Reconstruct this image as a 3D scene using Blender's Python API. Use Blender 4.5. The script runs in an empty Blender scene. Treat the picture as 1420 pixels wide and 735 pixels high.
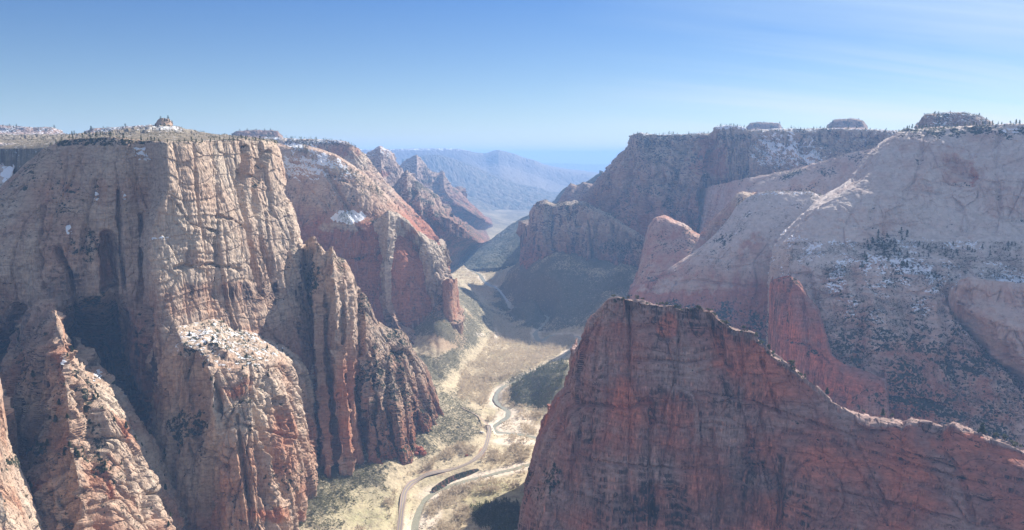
import bpy, math, random
import numpy as np
from concurrent.futures import ThreadPoolExecutor

# ------------------------------------------------------------------ camera, sky, sun, exposure
sc = bpy.context.scene
C = sc.collection
W0, H0 = 1420.0, 735.0
HFOV = math.radians(66.0)
F = (W0 / 2) / math.tan(HFOV / 2)
PITCH = math.radians(7.8)
CAMZ = 680.0
SUN_AZ, SUN_EL = 41.0, 34.0          # degrees right of the view direction, degrees up
HAZE = 0.000064
cam = bpy.data.cameras.new("camera")
cam.sensor_width = 36.0
cam.lens = 18.0 / math.tan(HFOV / 2)
cam.clip_start = 1.0
cam.clip_end = 120000.0
co = bpy.data.objects.new("camera", cam)
co.location = (0, 0, CAMZ)
co.rotation_euler = (math.radians(90) - PITCH, 0, 0)
C.objects.link(co)
sc.camera = co

world = bpy.data.worlds.new("World")
sc.world = world
world.use_nodes = True
wn, wl = world.node_tree.nodes, world.node_tree.links
bg = wn["Background"]
bg.inputs["Strength"].default_value = 0.055
sky = wn.new("ShaderNodeTexSky")
sky.sky_type = 'NISHITA'
sky.sun_disc = False
sky.sun_elevation = math.radians(SUN_EL)
sky.sun_rotation = math.radians(SUN_AZ)
sky.altitude = 1900
sky.air_density = 0.9
sky.dust_density = 0.25
sky.ozone_density = 4.0
# thin cirrus by direction, a feature of the sky itself
tc = wn.new("ShaderNodeTexCoord")
sepd = wn.new("ShaderNodeSeparateXYZ")
wl.new(tc.outputs["Generated"], sepd.inputs[0])
def wmath(op, a, b=None, clamp=False):
    n = wn.new("ShaderNodeMath"); n.operation = op; n.use_clamp = clamp
    for i, v in enumerate((a, b)):
        if v is None: continue
        if isinstance(v, (int, float)): n.inputs[i].default_value = v
        else: wl.new(v, n.inputs[i])
    return n.outputs[0]
zz = wmath('ADD', wmath('MAXIMUM', sepd.outputs[2], 0.0), 0.09)
cu = wmath('DIVIDE', sepd.outputs[0], zz)
cv = wmath('DIVIDE', sepd.outputs[1], zz)
cc = wn.new("ShaderNodeCombineXYZ")
wl.new(wmath('ADD', wmath('MULTIPLY', wmath('ADD', cu, wmath('MULTIPLY', cv, 0.25)), 0.13), 2.3), cc.inputs[0])
wl.new(wmath('MULTIPLY', wmath('SUBTRACT', cv, wmath('MULTIPLY', cu, 0.30)), 0.75), cc.inputs[1])
cn = wn.new("ShaderNodeTexNoise"); cn.inputs["Scale"].default_value = 1.1
cn.inputs["Detail"].default_value = 5; cn.inputs["Roughness"].default_value = 0.55
cn.inputs["Distortion"].default_value = 0.6
wl.new(cc.outputs[0], cn.inputs["Vector"])
cr = wn.new("ShaderNodeMapRange"); cr.inputs[1].default_value = 0.40; cr.inputs[2].default_value = 0.68
wl.new(cn.outputs["Fac"], cr.inputs[0])
side = wn.new("ShaderNodeMapRange"); side.inputs[1].default_value = 0.05; side.inputs[2].default_value = 0.5
wl.new(sepd.outputs[0], side.inputs[0])
cm = wn.new("ShaderNodeMix"); cm.data_type = 'RGBA'
wl.new(wmath('MULTIPLY', wmath('MULTIPLY', cr.outputs[0], side.outputs[0]), 0.62), cm.inputs["Factor"])
wl.new(sky.outputs[0], cm.inputs["A"])
cm.inputs["B"].default_value = (9.5, 9.8, 9.6, 1)
# deeper blue away from the horizon
tr = wn.new("ShaderNodeValToRGB"); wl.new(wmath('MULTIPLY', wmath('MAXIMUM', sepd.outputs[2], 0.0), 4.0), tr.inputs[0])
tr.color_ramp.elements[0].color = (1.14, 0.97, 0.76, 1); tr.color_ramp.elements[1].color = (0.50, 0.77, 1.06, 1)
tm = wn.new("ShaderNodeMix"); tm.data_type = 'RGBA'; tm.blend_type = 'MULTIPLY'; tm.inputs["Factor"].default_value = 1.0
wl.new(cm.outputs["Result"], tm.inputs["A"]); wl.new(tr.outputs[0], tm.inputs["B"])
# bright veil added overhead, out of view, as fill for the shaded walls
vz = wn.new("ShaderNodeMapRange"); vz.inputs[1].default_value = 0.26; vz.inputs[2].default_value = 0.75; wl.new(sepd.outputs[2], vz.inputs[0])
vm_ = wn.new("ShaderNodeMix"); vm_.data_type = 'RGBA'
wl.new(wmath('MULTIPLY', vz.outputs[0], wmath('ADD', wmath('MULTIPLY', cn.outputs["Fac"], 0.5), 0.25)), vm_.inputs["Factor"])
wl.new(tm.outputs["Result"], vm_.inputs["A"]); vm_.inputs["B"].default_value = (6.6, 6.4, 6.6, 1)
wl.new(vm_.outputs["Result"], bg.inputs["Color"])

sd = bpy.data.lights.new("sun", 'SUN')
sd.energy = 5.0
sd.angle = math.radians(0.53)
sd.color = (1.0, 0.93, 0.84)
so = bpy.data.objects.new("sun", sd)
az, el = math.radians(SUN_AZ), math.radians(SUN_EL)
SUN = np.array([math.sin(az) * math.cos(el), math.cos(az) * math.cos(el), math.sin(el)])
from mathutils import Vector
so.rotation_euler = Vector(SUN).to_track_quat('Z', 'Y').to_euler()
so.location = (0, 0, 2500)
C.objects.link(so)

vs = sc.view_settings
vs.view_transform = 'Standard'
vs.look = 'None'
vs.exposure = 1.0
vs.gamma = 1.0
vs.use_curve_mapping = False
sc.cycles.use_denoising = True
sc.cycles.max_bounces = 4
sc.cycles.diffuse_bounces = 3
sc.cycles.volume_bounces = 1
sc.cycles.caustics_reflective = False
sc.cycles.caustics_refractive = False

# ------------------------------------------------------------------ numpy tools
POOL = ThreadPoolExecutor(4)
def par(fn, P, chunk=60000):
    parts = [P[i:i + chunk] for i in range(0, len(P), chunk)]
    return np.concatenate(list(POOL.map(fn, parts)))

_rs = np.random.RandomState(11)
PERM = _rs.permutation(512).astype(np.int32)
PERM = np.concatenate([PERM, PERM, PERM])
GR = _rs.normal(size=(512, 3)); GR = (GR / np.linalg.norm(GR, axis=1)[:, None]).astype(np.float32)
RND = _rs.rand(512, 4).astype(np.float32)

def _perlin(P):
    P = np.asarray(P, dtype=np.float32)
    I = np.floor(P).astype(np.int32)
    f = P - I
    I &= 511
    u = f * f * f * (f * (f * 6 - 15) + 10)
    res = 0
    for dx in (0, 1):
        wx = u[:, 0] if dx else 1 - u[:, 0]
        px = PERM[I[:, 0] + dx]
        for dy in (0, 1):
            wy = u[:, 1] if dy else 1 - u[:, 1]
            py = PERM[(px + I[:, 1] + dy) & 511]
            for dz in (0, 1):
                wz = u[:, 2] if dz else 1 - u[:, 2]
                g = GR[PERM[(py + I[:, 2] + dz) & 511]]
                d = g[:, 0] * (f[:, 0] - dx) + g[:, 1] * (f[:, 1] - dy) + g[:, 2] * (f[:, 2] - dz)
                res = res + wx * wy * wz * d
    return res * 1.6

def perlin(P): return par(_perlin, P)

def fbm(P, oct=4, gain=0.5, lac=2.03):
    s, a = 0, 1.0
    for i in range(oct):
        s = s + a * perlin(P * (lac ** i) + 17.3 * i)
        a *= gain
    return s

def _worley(P):
    """value of the nearest cell, and distance from its border"""
    P = np.asarray(P, dtype=np.float32)
    I = np.floor(P).astype(np.int32)
    f = P - I
    d1 = np.full(len(P), 9.0, np.float32); d2 = d1.copy(); v = np.zeros(len(P), np.float32)
    for dx in (-1, 0, 1):
        hx = PERM[(I[:, 0] + dx) & 511]
        for dy in (-1, 0, 1):
            hy = PERM[(hx + I[:, 1] + dy) & 511]
            for dz in (-1, 0, 1):
                h = PERM[(hy + I[:, 2] + dz) & 511]
                r = RND[h]
                d = (dx + r[:, 0] - f[:, 0]) ** 2 + (dy + r[:, 1] - f[:, 1]) ** 2 + (dz + r[:, 2] - f[:, 2]) ** 2
                m = d < d1
                d2 = np.where(m, d1, np.minimum(d2, d))
                d1 = np.where(m, d, d1)
                v = np.where(m, r[:, 3], v)
    return np.stack([v, np.sqrt(d2) - np.sqrt(d1)], 1)
def worley(P): return par(_worley, P)

def sstep(a, b, x):
    t = np.clip((x - a) / (b - a), 0, 1)
    return t * t * (3 - 2 * t)

cp, sp = math.cos(PITCH), math.sin(PITCH)
def at(px, py, D):
    """world point seen at pixel px,py of the 1420 x 735 photograph at distance D forward"""
    a = (px - W0 / 2) / F; b = -(py - H0 / 2) / F
    fy = cp + b * sp; fz = -sp + b * cp
    t = D / fy
    return np.array([a * t, D, CAMZ + fz * t])
def atz(px, py, z):
    a = (px - W0 / 2) / F; b = -(py - H0 / 2) / F
    fy = cp + b * sp; fz = -sp + b * cp
    t = (z - CAMZ) / fz
    return np.array([a * t, fy * t, z])
def proj(P):
    x, y, z = P[..., 0], P[..., 1], P[..., 2] - CAMZ
    d = np.maximum(y * cp - z * sp, 1e-3)
    u = y * sp + z * cp
    return W0 / 2 + F * x / d, H0 / 2 - F * u / d, d

def interp_axis(A, cuts):
    """monotone cubic along axis 0; cuts[i] = subdivisions of segment i"""
    d = A[1:] - A[:-1]
    t = np.zeros_like(A)
    t[0], t[-1] = d[0], d[-1]
    a, b = d[:-1], d[1:]
    same = (a * b) > 0
    t[1:-1] = np.where(same, 2 * a * b / np.where(same, a + b, 1), 0)
    out = []
    for i, n in enumerate(cuts):
        s = (np.arange(n) / n).reshape((-1,) + (1,) * (A.ndim - 1))
        h00 = 2 * s ** 3 - 3 * s ** 2 + 1; h10 = s ** 3 - 2 * s ** 2 + s
        h01 = -2 * s ** 3 + 3 * s ** 2; h11 = s ** 3 - s ** 2
        cub = h00 * A[i] + h10 * t[i] + h01 * A[i + 1] + h11 * t[i + 1]
        lin = A[i] * (1 - s) + A[i + 1] * s
        out.append(0.6 * cub + 0.4 * lin)
    out.append(A[-1:])
    return np.concatenate(out)

def grid_normals(G):
    du = np.gradient(G, axis=1); dv = np.gradient(G, axis=0)
    n = np.cross(dv, du)
    return n / np.maximum(np.linalg.norm(n, axis=2), 1e-6)[..., None]

def link_grid(name, G, mats, attrs=None, smooth=True, parent=None, flip=False):
    R, K = G.shape[:2]
    idx = np.arange(R * K).reshape(R, K)
    q = np.stack([idx[:-1, :-1], idx[1:, :-1], idx[1:, 1:], idx[:-1, 1:]], -1).reshape(-1, 4)
    if flip: q = q[:, ::-1]
    return link_raw(name, G.reshape(-1, 3), q, mats, attrs, smooth, parent)

def link_raw(name, V, Q, mats, attrs=None, smooth=True, parent=None, mi=None):
    me = bpy.data.meshes.new(name)
    V = np.asarray(V, np.float32); Q = np.ascontiguousarray(Q, np.int32)
    k = Q.shape[1]
    me.vertices.add(len(V)); me.vertices.foreach_set("co", V.ravel())
    me.loops.add(Q.size); me.loops.foreach_set("vertex_index", Q.ravel())
    me.polygons.add(len(Q))
    me.polygons.foreach_set("loop_start", np.arange(0, Q.size, k, dtype=np.int32))
    me.polygons.foreach_set("loop_total", np.full(len(Q), k, np.int32))
    if mi is not None: me.polygons.foreach_set("material_index", np.asarray(mi, np.int32))
    me.polygons.foreach_set("use_smooth", np.full(len(Q), smooth))
    for m in (mats if isinstance(mats, (list, tuple)) else [mats]): me.materials.append(m)
    for an, av in (attrs or {}).items():
        a = me.attributes.new(an, 'FLOAT', 'POINT'); a.data.foreach_set("value", np.asarray(av, np.float32).ravel())
    me.update(calc_edges=True)
    o = bpy.data.objects.new(name, me); C.objects.link(o)
    if parent is not None: o.parent = parent
    return o

def tag(o, label=None, cat=None, group=None, kind=None):
    if label: o["label"] = label
    if cat: o["category"] = cat
    if group: o["group"] = group
    if kind: o["kind"] = kind
    return o

# ------------------------------------------------------------------ materials
class NT:
    def __init__(s, name):
        s.m = bpy.data.materials.new(name); s.m.use_nodes = True
        s.n, s.l = s.m.node_tree.nodes, s.m.node_tree.links
        s.b = s.n["Principled BSDF"]; s.b.inputs["Roughness"].default_value = 0.9
        s.b.inputs["Specular IOR Level"].default_value = 0.15
    def put(s, sock, v):
        if isinstance(v, bpy.types.NodeSocket): s.l.new(v, sock)
        elif isinstance(v, tuple) and len(v) == 3 and sock.type == 'RGBA': sock.default_value = v + (1,)
        else: sock.default_value = v
    def math(s, op, a, b=None, clamp=False):
        n = s.n.new("ShaderNodeMath"); n.operation = op; n.use_clamp = clamp
        s.put(n.inputs[0], a)
        if b is not None: s.put(n.inputs[1], b)
        return n.outputs[0]
    def attr(s, name):
        n = s.n.new("ShaderNodeAttribute"); n.attribute_name = name; return n.outputs["Fac"]
    def pos(s, scale=(1, 1, 1)):
        g = s.n.new("ShaderNodeNewGeometry")
        v = s.n.new("ShaderNodeVectorMath"); v.operation = 'MULTIPLY'
        s.l.new(g.outputs["Position"], v.inputs[0]); v.inputs[1].default_value = scale
        return v.outputs[0]
    def noise(s, vec, scale=1.0, detail=3, rough=0.55, dist=0.0):
        n = s.n.new("ShaderNodeTexNoise"); s.l.new(vec, n.inputs["Vector"])
        n.inputs["Scale"].default_value = scale; n.inputs["Detail"].default_value = detail
        n.inputs["Roughness"].default_value = rough; n.inputs["Distortion"].default_value = dist
        return n.outputs["Fac"]
    def mr(s, x, a, b, c=0.0, d=1.0):
        n = s.n.new("ShaderNodeMapRange"); s.put(n.inputs[0], x)
        for i, v in enumerate((a, b, c, d)): s.put(n.inputs[i + 1], v)
        return n.outputs[0]
    def mix(s, f, a, b, mode='MIX'):
        n = s.n.new("ShaderNodeMix"); n.data_type = 'RGBA'; n.blend_type = mode
        s.put(n.inputs["Factor"], f); s.put(n.inputs["A"], a); s.put(n.inputs["B"], b)
        return n.outputs["Result"]
    def ramp(s, x, stops):
        n = s.n.new("ShaderNodeValToRGB"); s.l.new(x, n.inputs[0])
        e = n.color_ramp.elements
        while len(e) < len(stops): e.new(0.5)
        for i, (p, c) in enumerate(stops): e[i].position = p; e[i].color = c + (1,)
        return n.outputs[0]
    def bump(s, h, dist, strength=1.0, prev=None):
        n = s.n.new("ShaderNodeBump"); s.put(n.inputs["Height"], h)
        n.inputs["Distance"].default_value = dist; n.inputs["Strength"].default_value = strength
        if prev is not None: s.l.new(prev, n.inputs["Normal"])
        return n.outputs[0]

def rock_material(name, pale=(0.54, 0.445, 0.345), mid=(0.43, 0.275, 0.19), red=(0.38, 0.155, 0.09), varnish=0.75,
                  bumpd=2.2, vegc=(0.035, 0.042, 0.024), fine=1.0, vary=1.05, strat_=0.30, crackk=0.45, fz=2.2, fcon=1.0, bedk=1.0, streak=(0.50, 0.42, 0.35), sk=0.45, vst=0.35):
    t = NT(name)
    tone, snow, veg = t.attr("tone"), t.attr("snow"), t.attr("veg")
    big = t.noise(t.pos((1, 1, 0.55)), 0.014, 5, 0.62, 0.6)
    strat = t.noise(t.pos((0.0022, 0.0022, 0.055)), 1.0, 4, 0.6, 0.25)
    tt = t.math('ADD', tone, t.math('MULTIPLY', t.math('SUBTRACT', big, 0.5), vary))
    tt = t.math('ADD', tt, t.math('MULTIPLY', t.math('SUBTRACT', strat, 0.5), strat_))
    col = t.ramp(tt, [(0.0, pale), (0.38, tuple(0.5 * (a + b) for a, b in zip(pale, mid))), (0.62, mid), (1.0, red)])
    # mottling and thin bedding lines
    fine1 = t.noise(t.pos((1, 1, fz)), 0.09 * fine, 5, 0.65)
    col = t.mix(fcon, col, t.ramp(fine1, [(0.28, (0.58, 0.56, 0.56)), (0.5, (0.98, 0.97, 0.96)), (0.72, (1.3, 1.28, 1.25))]), 'MULTIPLY')
    bed = t.noise(t.pos((0.010, 0.010, 0.30)), 1.0, 3, 0.6, 0.8)
    col = t.mix(bedk, col, t.ramp(bed, [(0.30, (0.86, 0.84, 0.83)), (0.46, (1, 1, 1)), (0.6, (1.06, 1.06, 1.06))]), 'MULTIPLY')
    # desert varnish: dark vertical streaks on steep faces
    g = t.n.new("ShaderNodeNewGeometry"); sx = t.n.new("ShaderNodeSeparateXYZ"); t.l.new(g.outputs["Normal"], sx.inputs[0])
    steep = t.mr(sx.outputs[2], 0.55, 0.2)
    s1 = t.noise(t.pos((0.055, 0.055, 0.0042)), 1.0, 5, 0.65, 0.3)
    s2 = t.noise(t.pos((1, 1, 0.8)), 0.0075, 3, 0.5)
    st = t.math('MULTIPLY', t.mr(s1, 0.44, 0.58), t.mr(s2, 0.38, 0.56))
    st = t.math('MULTIPLY', t.math('MULTIPLY', st, steep), t.math('MULTIPLY', t.attr("stain_shade"), varnish), True)
    st = t.math('ADD', st, t.math('MULTIPLY', t.math('SUBTRACT', t.attr("stain_shade"), 1.0), 0.8), True)  # even dark coat: varnish, and shade painted into deep gullies
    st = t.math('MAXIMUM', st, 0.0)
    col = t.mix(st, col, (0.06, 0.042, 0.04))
    s3 = t.noise(t.pos((0.16, 0.16, 0.009)), 1.0, 3, 0.6)
    col = t.mix(t.math('MULTIPLY', t.mr(s3, 0.54, 0.70), t.math('MULTIPLY', steep, sk)), col, streak)
    s4 = t.noise(t.pos((0.34, 0.34, 0.016)), 1.0, 4, 0.65, 0.2)
    col = t.mix(t.math('MULTIPLY', steep, vst), col, t.mix(1.0, col, t.ramp(s4, [(0.34, (0.42, 0.40, 0.42)), (0.5, (1, 1, 1)), (0.64, (1.5, 1.42, 1.38))]), 'MULTIPLY'))
    # brush and moss growing on ledges, and dark painted along grooves for shade
    vn = t.noise(t.pos(), 0.13, 4, 0.7)
    vm = t.math('MULTIPLY', t.mr(vn, t.math('SUBTRACT', 0.80, t.math('MULTIPLY', veg, 0.42)), t.math('SUBTRACT', 0.86, t.math('MULTIPLY', veg, 0.40))), t.mr(veg, 0.02, 0.2))
    col = t.mix(vm, col, vegc)
    # snow
    sn = t.noise(t.pos((1, 1, 1.5)), 0.12, 4, 0.65)
    sm = t.math('MULTIPLY', t.mr(sn, t.math('SUBTRACT', 0.78, t.math('MULTIPLY', snow, 0.50)), t.math('SUBTRACT', 0.82, t.math('MULTIPLY', snow, 0.48))), t.mr(snow, 0.02, 0.15))
    col = t.mix(sm, col, (0.82, 0.84, 0.88))
    t.l.new(col, t.b.inputs["Base Color"])
    # relief too small for the mesh
    b1 = t.noise(t.pos((1, 1, 0.45)), 0.10 * fine, 5, 0.7)
    b2 = t.noise(t.pos((0.05, 0.05, 0.55)), 1.0, 3, 0.6, 0.5)
    vo = t.n.new("ShaderNodeTexVoronoi"); vo.feature = 'DISTANCE_TO_EDGE'; vo.inputs["Scale"].default_value = 0.085
    t.l.new(t.pos((1, 1, 0.4)), vo.inputs["Vector"])
    crack = t.mr(vo.outputs["Distance"], 0.0, 0.10)
    n = t.bump(crack, bumpd * 0.7, crackk)
    n = t.bump(b2, bumpd * 0.35, 0.35, n)
    n = t.bump(b1, bumpd * 3.2, 0.9, n)
    t.l.new(n, t.b.inputs["Normal"])
    return t.m

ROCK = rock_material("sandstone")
SLAB = rock_material("pale_sandstone", pale=(0.57, 0.49, 0.435), mid=(0.49, 0.33, 0.26), red=(0.42, 0.18, 0.12), varnish=0.45, bumpd=0.9, fine=0.8, vary=1.5, strat_=0.4, crackk=0.0, vst=0.3, fz=1.1, fcon=0.55, bedk=0.35)
REDR = rock_material("red_sandstone", pale=(0.42, 0.29, 0.25), mid=(0.36, 0.17, 0.135), red=(0.54, 0.195, 0.13), varnish=1.0, vary=1.9, strat_=0.9, streak=(0.60, 0.27, 0.20), sk=0.75, bumpd=2.6, crackk=0.12, vst=0.9)
FARR = rock_material("distant_sandstone", pale=(0.42, 0.32, 0.26), mid=(0.34, 0.21, 0.15), red=(0.29, 0.13, 0.085), bumpd=4.0, fine=0.4, vegc=(0.05, 0.055, 0.035))
SPURG = rock_material("scrub_slope", pale=(0.15, 0.145, 0.10), mid=(0.13, 0.12, 0.08), red=(0.14, 0.10, 0.07), bumpd=3.0, fine=0.5, vegc=(0.04, 0.05, 0.028))
FARG = rock_material("wooded_slope", pale=(0.26, 0.22, 0.16), mid=(0.20, 0.16, 0.11), red=(0.2, 0.13, 0.09), bumpd=3.0, fine=0.5, vegc=(0.045, 0.055, 0.032))

# ------------------------------------------------------------------ lofted rock masses
ZB = np.full((184, 355), 1e9)             # coarse depth buffer for choosing trees that can be seen
MASS = {}
def splat(G):
    u, v, d = proj(G.reshape(-1, 3))
    i = (v / 4).astype(int); j = (u / 4).astype(int)
    m = (i >= 0) & (i < 184) & (j >= 0) & (j < 355) & (d > 10)
    np.minimum.at(ZB, (i[m], j[m]), d[m])

def loft(name, net, mat, px=1.6, amp=1.0, block=1.0, rib=1.0, soft=1.0, strata=1.0, tone=None, shift=0.0,
         wrapL=500, wrapR=500, inL=0.0, inR=0.0, top=900, topdz=10, back=300, snow=None, veg=None, stain_shade=1.0, smooth=False,
         parent=None, seed=0, rimkeep=1.0, flat_top=True, scale=1.0, paint=(), bottom=-120, pivot=(0, 1), under=0, crest=None, grooves=(), calm=None, jagz=2.5, gveg_shade=1.0, crk=1.0):
    A = np.array([[at(p[0], p[1], (p[2] if p[2] > pivot[0] else pivot[0] + (p[2] - pivot[0]) * pivot[1]) + shift) for p in row] for row in net])
    # closing the block: down below the ground, round both ends, and over the top
    low = A[-1].copy(); low[:, 2] = np.minimum(low[:, 2] - 60, bottom) if under == 0 else low[:, 2] - 40; low[:, 1] += under - 15
    A = np.concatenate([A, low[None]])
    def behind(Q, dy, inset=0.0):      # the hidden sides taper away behind the visible face
        B = Q.copy(); B[..., 0] = Q[..., 0] * (Q[..., 1] + dy) / Q[..., 1] + inset; B[..., 1] += dy
        return B
    L = behind(A[:, :1], wrapL, inL + 0.04 * wrapL); R = behind(A[:, -1:], wrapR, -inR - 0.04 * wrapR)
    A = np.concatenate([L, A, R], 1)
    t1 = behind(A[0], top); t1[:, 2] += topdz
    t2 = behind(t1, back); t2[:, 2] = np.minimum(t2[:, 2] - 250, t2[:, 2] * 0.4)
    t3 = behind(t2, back * 0.6); t3[:, 2] = bottom
    A = np.concatenate([t3[None], t2[None], t1[None], A])
    # subdivisions proportional to size in the picture
    u, v, d = proj(A)
    us = np.median(np.hypot(np.diff(u, axis=1), np.diff(v, axis=1))[3:], axis=0)
    vsz = np.median(np.hypot(np.diff(u, axis=0), np.diff(v, axis=0)), axis=1)
    cu_ = np.clip(np.ceil(us / px), 2, 400).astype(int)
    cv_ = np.clip(np.ceil(vsz / px), 3, 400).astype(int)
    cu_[0] = max(cu_[0], 14); cu_[-1] = max(cu_[-1], 14)
    cv_[0] = 3; cv_[1] = 6; cv_[2] = int(np.clip(top / 14, 5, 40)); cv_[-1] = max(6, min(cv_[-1], 14))
    G = interp_axis(A, cv_)
    G = interp_axis(G.transpose(1, 0, 2), cu_).transpose(1, 0, 2)
    nrow_top = cv_[0] + cv_[1] + cv_[2]
    N = grid_normals(G)
    P = G.reshape(-1, 3); Nf = N.reshape(-1, 3)
    s = scale
    S = P / s + seed * 131.7
    warp = perlin(S / np.array([90., 90., 200.])) * 0.5
    dsp = 18 * fbm(S / np.array([260., 260., 520.]), 2) * amp * soft
    if rib:      # long vertical joints
        r1 = np.abs(perlin(S / np.array([80., 80., 700.]) + warp[:, None] * 0.25))
        r2 = np.abs(perlin(S / np.array([30., 30., 420.]) + 7.7 + warp[:, None] * 0.25))
        dsp = dsp - rib * amp * (24 * np.exp(-r1 * 14) + 9 * np.exp(-r2 * 16))
    if block:    # sheer panels, slabs and blocks with open cracks between them
        wv = np.stack([warp, -warp, warp * 0.6], 1)
        w1 = worley(S / np.array([60., 60., 260.]) + wv * 0.5)
        w2 = worley(S / np.array([24., 24., 70.]) + wv * 0.8 + 3.1)
        w3 = worley(S / np.array([9.5, 9.5, 19.]) + wv + 6.4)
        dsp = dsp + block * amp * (20 * (w1[:, 0] - 0.5) - 7 * crk * np.exp(-w1[:, 1] * 26) + 6.5 * (w2[:, 0] - 0.5) - 4.0 * crk * np.exp(-w2[:, 1] * 24) + 2.2 * (w3[:, 0] - 0.5) - 1.2 * np.exp(-w3[:, 1] * 16))
    zz_ = S[:, 2] / 34.0 + warp * 0.9 + 0.4 * perlin(S / 60.0)
    stp = zz_ - np.floor(zz_)
    dsp = dsp + strata * amp * (3.0 * (0.5 - stp) + 1.3 * np.sin(zz_ * 17 + warp * 6) * (0.5 + warp))
    rg = 1 - 3.2 * np.abs(perlin(S / np.array([20., 20., 34.]) + warp[:, None] * 0.4))
    dsp = dsp + amp * (1.0 * rg + 1.1 * fbm(S / np.array([8., 8., 14.]), 2, 0.6))
    ub, vb, _d = proj(P)
    gmask = np.zeros(len(P))
    jag = 4.5 * perlin(S / 60.0 + 3.0) + 3.0 * perlin(S / 22.0 + 3.0) + 1.5 * perlin(S / 8.0)
    for line, wpx, dep in grooves:       # gullies, joints and ledges where the place has them
        dist = np.full(len(P), 1e9)
        for (ax, ay), (bx, by) in zip(line[:-1], line[1:]):
            ex, ey = bx - ax, by - ay
            tt_ = np.clip(((ub - ax) * ex + (vb - ay) * ey) / (ex * ex + ey * ey), 0, 1)
            dist = np.minimum(dist, np.hypot(ub - ax - tt_ * ex, vb - ay - tt_ * ey))
        k_ = np.clip(1 - (dist + jag * min(1, wpx / 6)) / wpx, 0, 1)
        dsp = dsp - dep * k_ ** 0.8
        gmask = np.maximum(gmask, k_)
    cf = np.ones(len(P))
    if calm is not None:                 # rows of loose slope instead of cliff
        cc_ = np.interp(np.arange(G.shape[0]), np.r_[0, nrow_top + np.concatenate([[0], np.cumsum(cv_[3:])])][:len(calm) + 1], np.r_[calm[0], calm])
        cf = np.repeat(cc_, G.shape[1])
    dsp = dsp * s * cf
    flat = sstep(0.55, 0.9, np.abs(Nf[:, 2]))
    gz = 3.0 * fbm(S / np.array([30., 30., 30.]), 3) * min(1, amp) * s
    dsp = dsp * (1 - 0.8 * flat) + gz * flat
    rows = np.repeat(np.arange(G.shape[0]), G.shape[1])
    if rimkeep:
        k = sstep(0, 10, np.abs(rows - nrow_top))
        dsp = dsp * (1 - rimkeep * 0.72 * (1 - k))
    dirn = Nf.copy(); dirn[:, 2] *= np.where(flat > 0.5, 1.0, 0.35)
    # point outwards: normals computed from the grid face the viewer side
    P2 = P + dirn * dsp[:, None]
    kz = sstep(9, 1, np.abs(rows - nrow_top))
    wj = worley(np.c_[P[:, :2] / 13.0, np.zeros(len(P)) + seed])[:, 0] - 0.5 + 0.9 * perlin(np.c_[P[:, :2] / 30.0, np.zeros(len(P)) + 5])
    P2[:, 2] += kz * jagz * s * wj * 1.6
    G2 = P2.reshape(G.shape)
    N2 = grid_normals(G2).reshape(-1, 3)
    u, v, d = proj(P2)
    tn = tone if callable(tone) else (lambda P, u, v: np.full(len(P), 0.5 if tone is None else tone))
    T = tn(P2, u, v)
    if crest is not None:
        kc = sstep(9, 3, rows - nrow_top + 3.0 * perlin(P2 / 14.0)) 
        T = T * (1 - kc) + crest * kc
    nz = np.abs(N2[:, 2])
    patch = fbm(P2 / 70.0 + 5.5, 3)
    patch2 = fbm(P2 / np.array([24.0, 24.0, 40.0]) + 1.5, 3, 0.6)
    sn = np.zeros(len(P2)) if snow is None else snow(P2, u, v, nz, patch)
    vg = sstep(0.40, 0.72, nz) * (0.6 + 0.5 * patch) if veg is None else veg(P2, u, v, nz, patch)
    if calm is not None: vg = np.maximum(vg, np.clip((1 - cf) * (0.85 + 0.5 * patch), 0, 1))
    vg = np.maximum(vg, gveg_shade * gmask * np.clip(0.40 + 0.6 * patch, 0, 1)); sn = sn * (1 - gmask * 0.5)  # brush along grooves, also painted in to deepen their weak shade
    stn = np.full(len(P2), stain_shade)
    for (what, cx, cy, rx, ry, val) in paint:     # blotches fixed on the rock: colour of the stone, old stains, painted gully shade, snow beds, brush
        q = ((u - cx) / rx) ** 2 + ((v - cy) / ry) ** 2 + 0.8 * patch + 1.1 * patch2
        k = 1 - sstep(0.1, 1.7, q)
        if what == 'tone': T = T * (1 - k) + val * k
        if what == 'snow': sn = np.maximum(sn, val * k * sstep(0.15, 0.45, nz)) if val > 0 else sn * (1 - k)
        if what == 'veg': vg = np.maximum(vg, val * k) if val > 0 else vg * (1 - k)
        if what == 'stain_shade': stn = stn * (1 - k) + val * k
    o = link_grid(name, G2, mat, dict(tone=T, snow=np.clip(sn, 0, 1), veg=np.clip(vg, 0, 1), stain_shade=stn), smooth, parent)
    splat(G2)
    MASS.setdefault(name, []).append(dict(P=P2, N=N2, u=u, v=v, d=d, nz=nz, rows=rows, rim=nrow_top, nr=G.shape[0], nc=G.shape[1]))
    return o

def ztone(z0, z1, bias=0.0):
    """white stone high up, red stone low down"""
    return lambda P, u, v: np.clip(1 - sstep(z0, z1, P[:, 2]) + bias, -0.3, 1.2)

def struct(o, label, cat):
    return tag(o, label, cat, None, "structure")

def Dz(y, z):
    """distance at which the ground of height z is seen at picture height y"""
    return (CAMZ - z) / math.tan(PITCH + math.atan((y - H0 / 2) / F))
# ---- far background: plateaus and peaks fading into the haze
def far_snow(z0):
    return lambda P, u, v, nz, patch: sstep(0.55, 0.8, nz) * sstep(z0, z0 + 60, P[:, 2]) * np.clip(0.55 + 0.6 * patch, 0, 1)
def fveg(k=0.9, z=(0.45, 0.7)):
    return lambda P, u, v, nz, patch: sstep(z[0], z[1], nz) * np.clip(k + 0.5 * patch, 0, 1)

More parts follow.
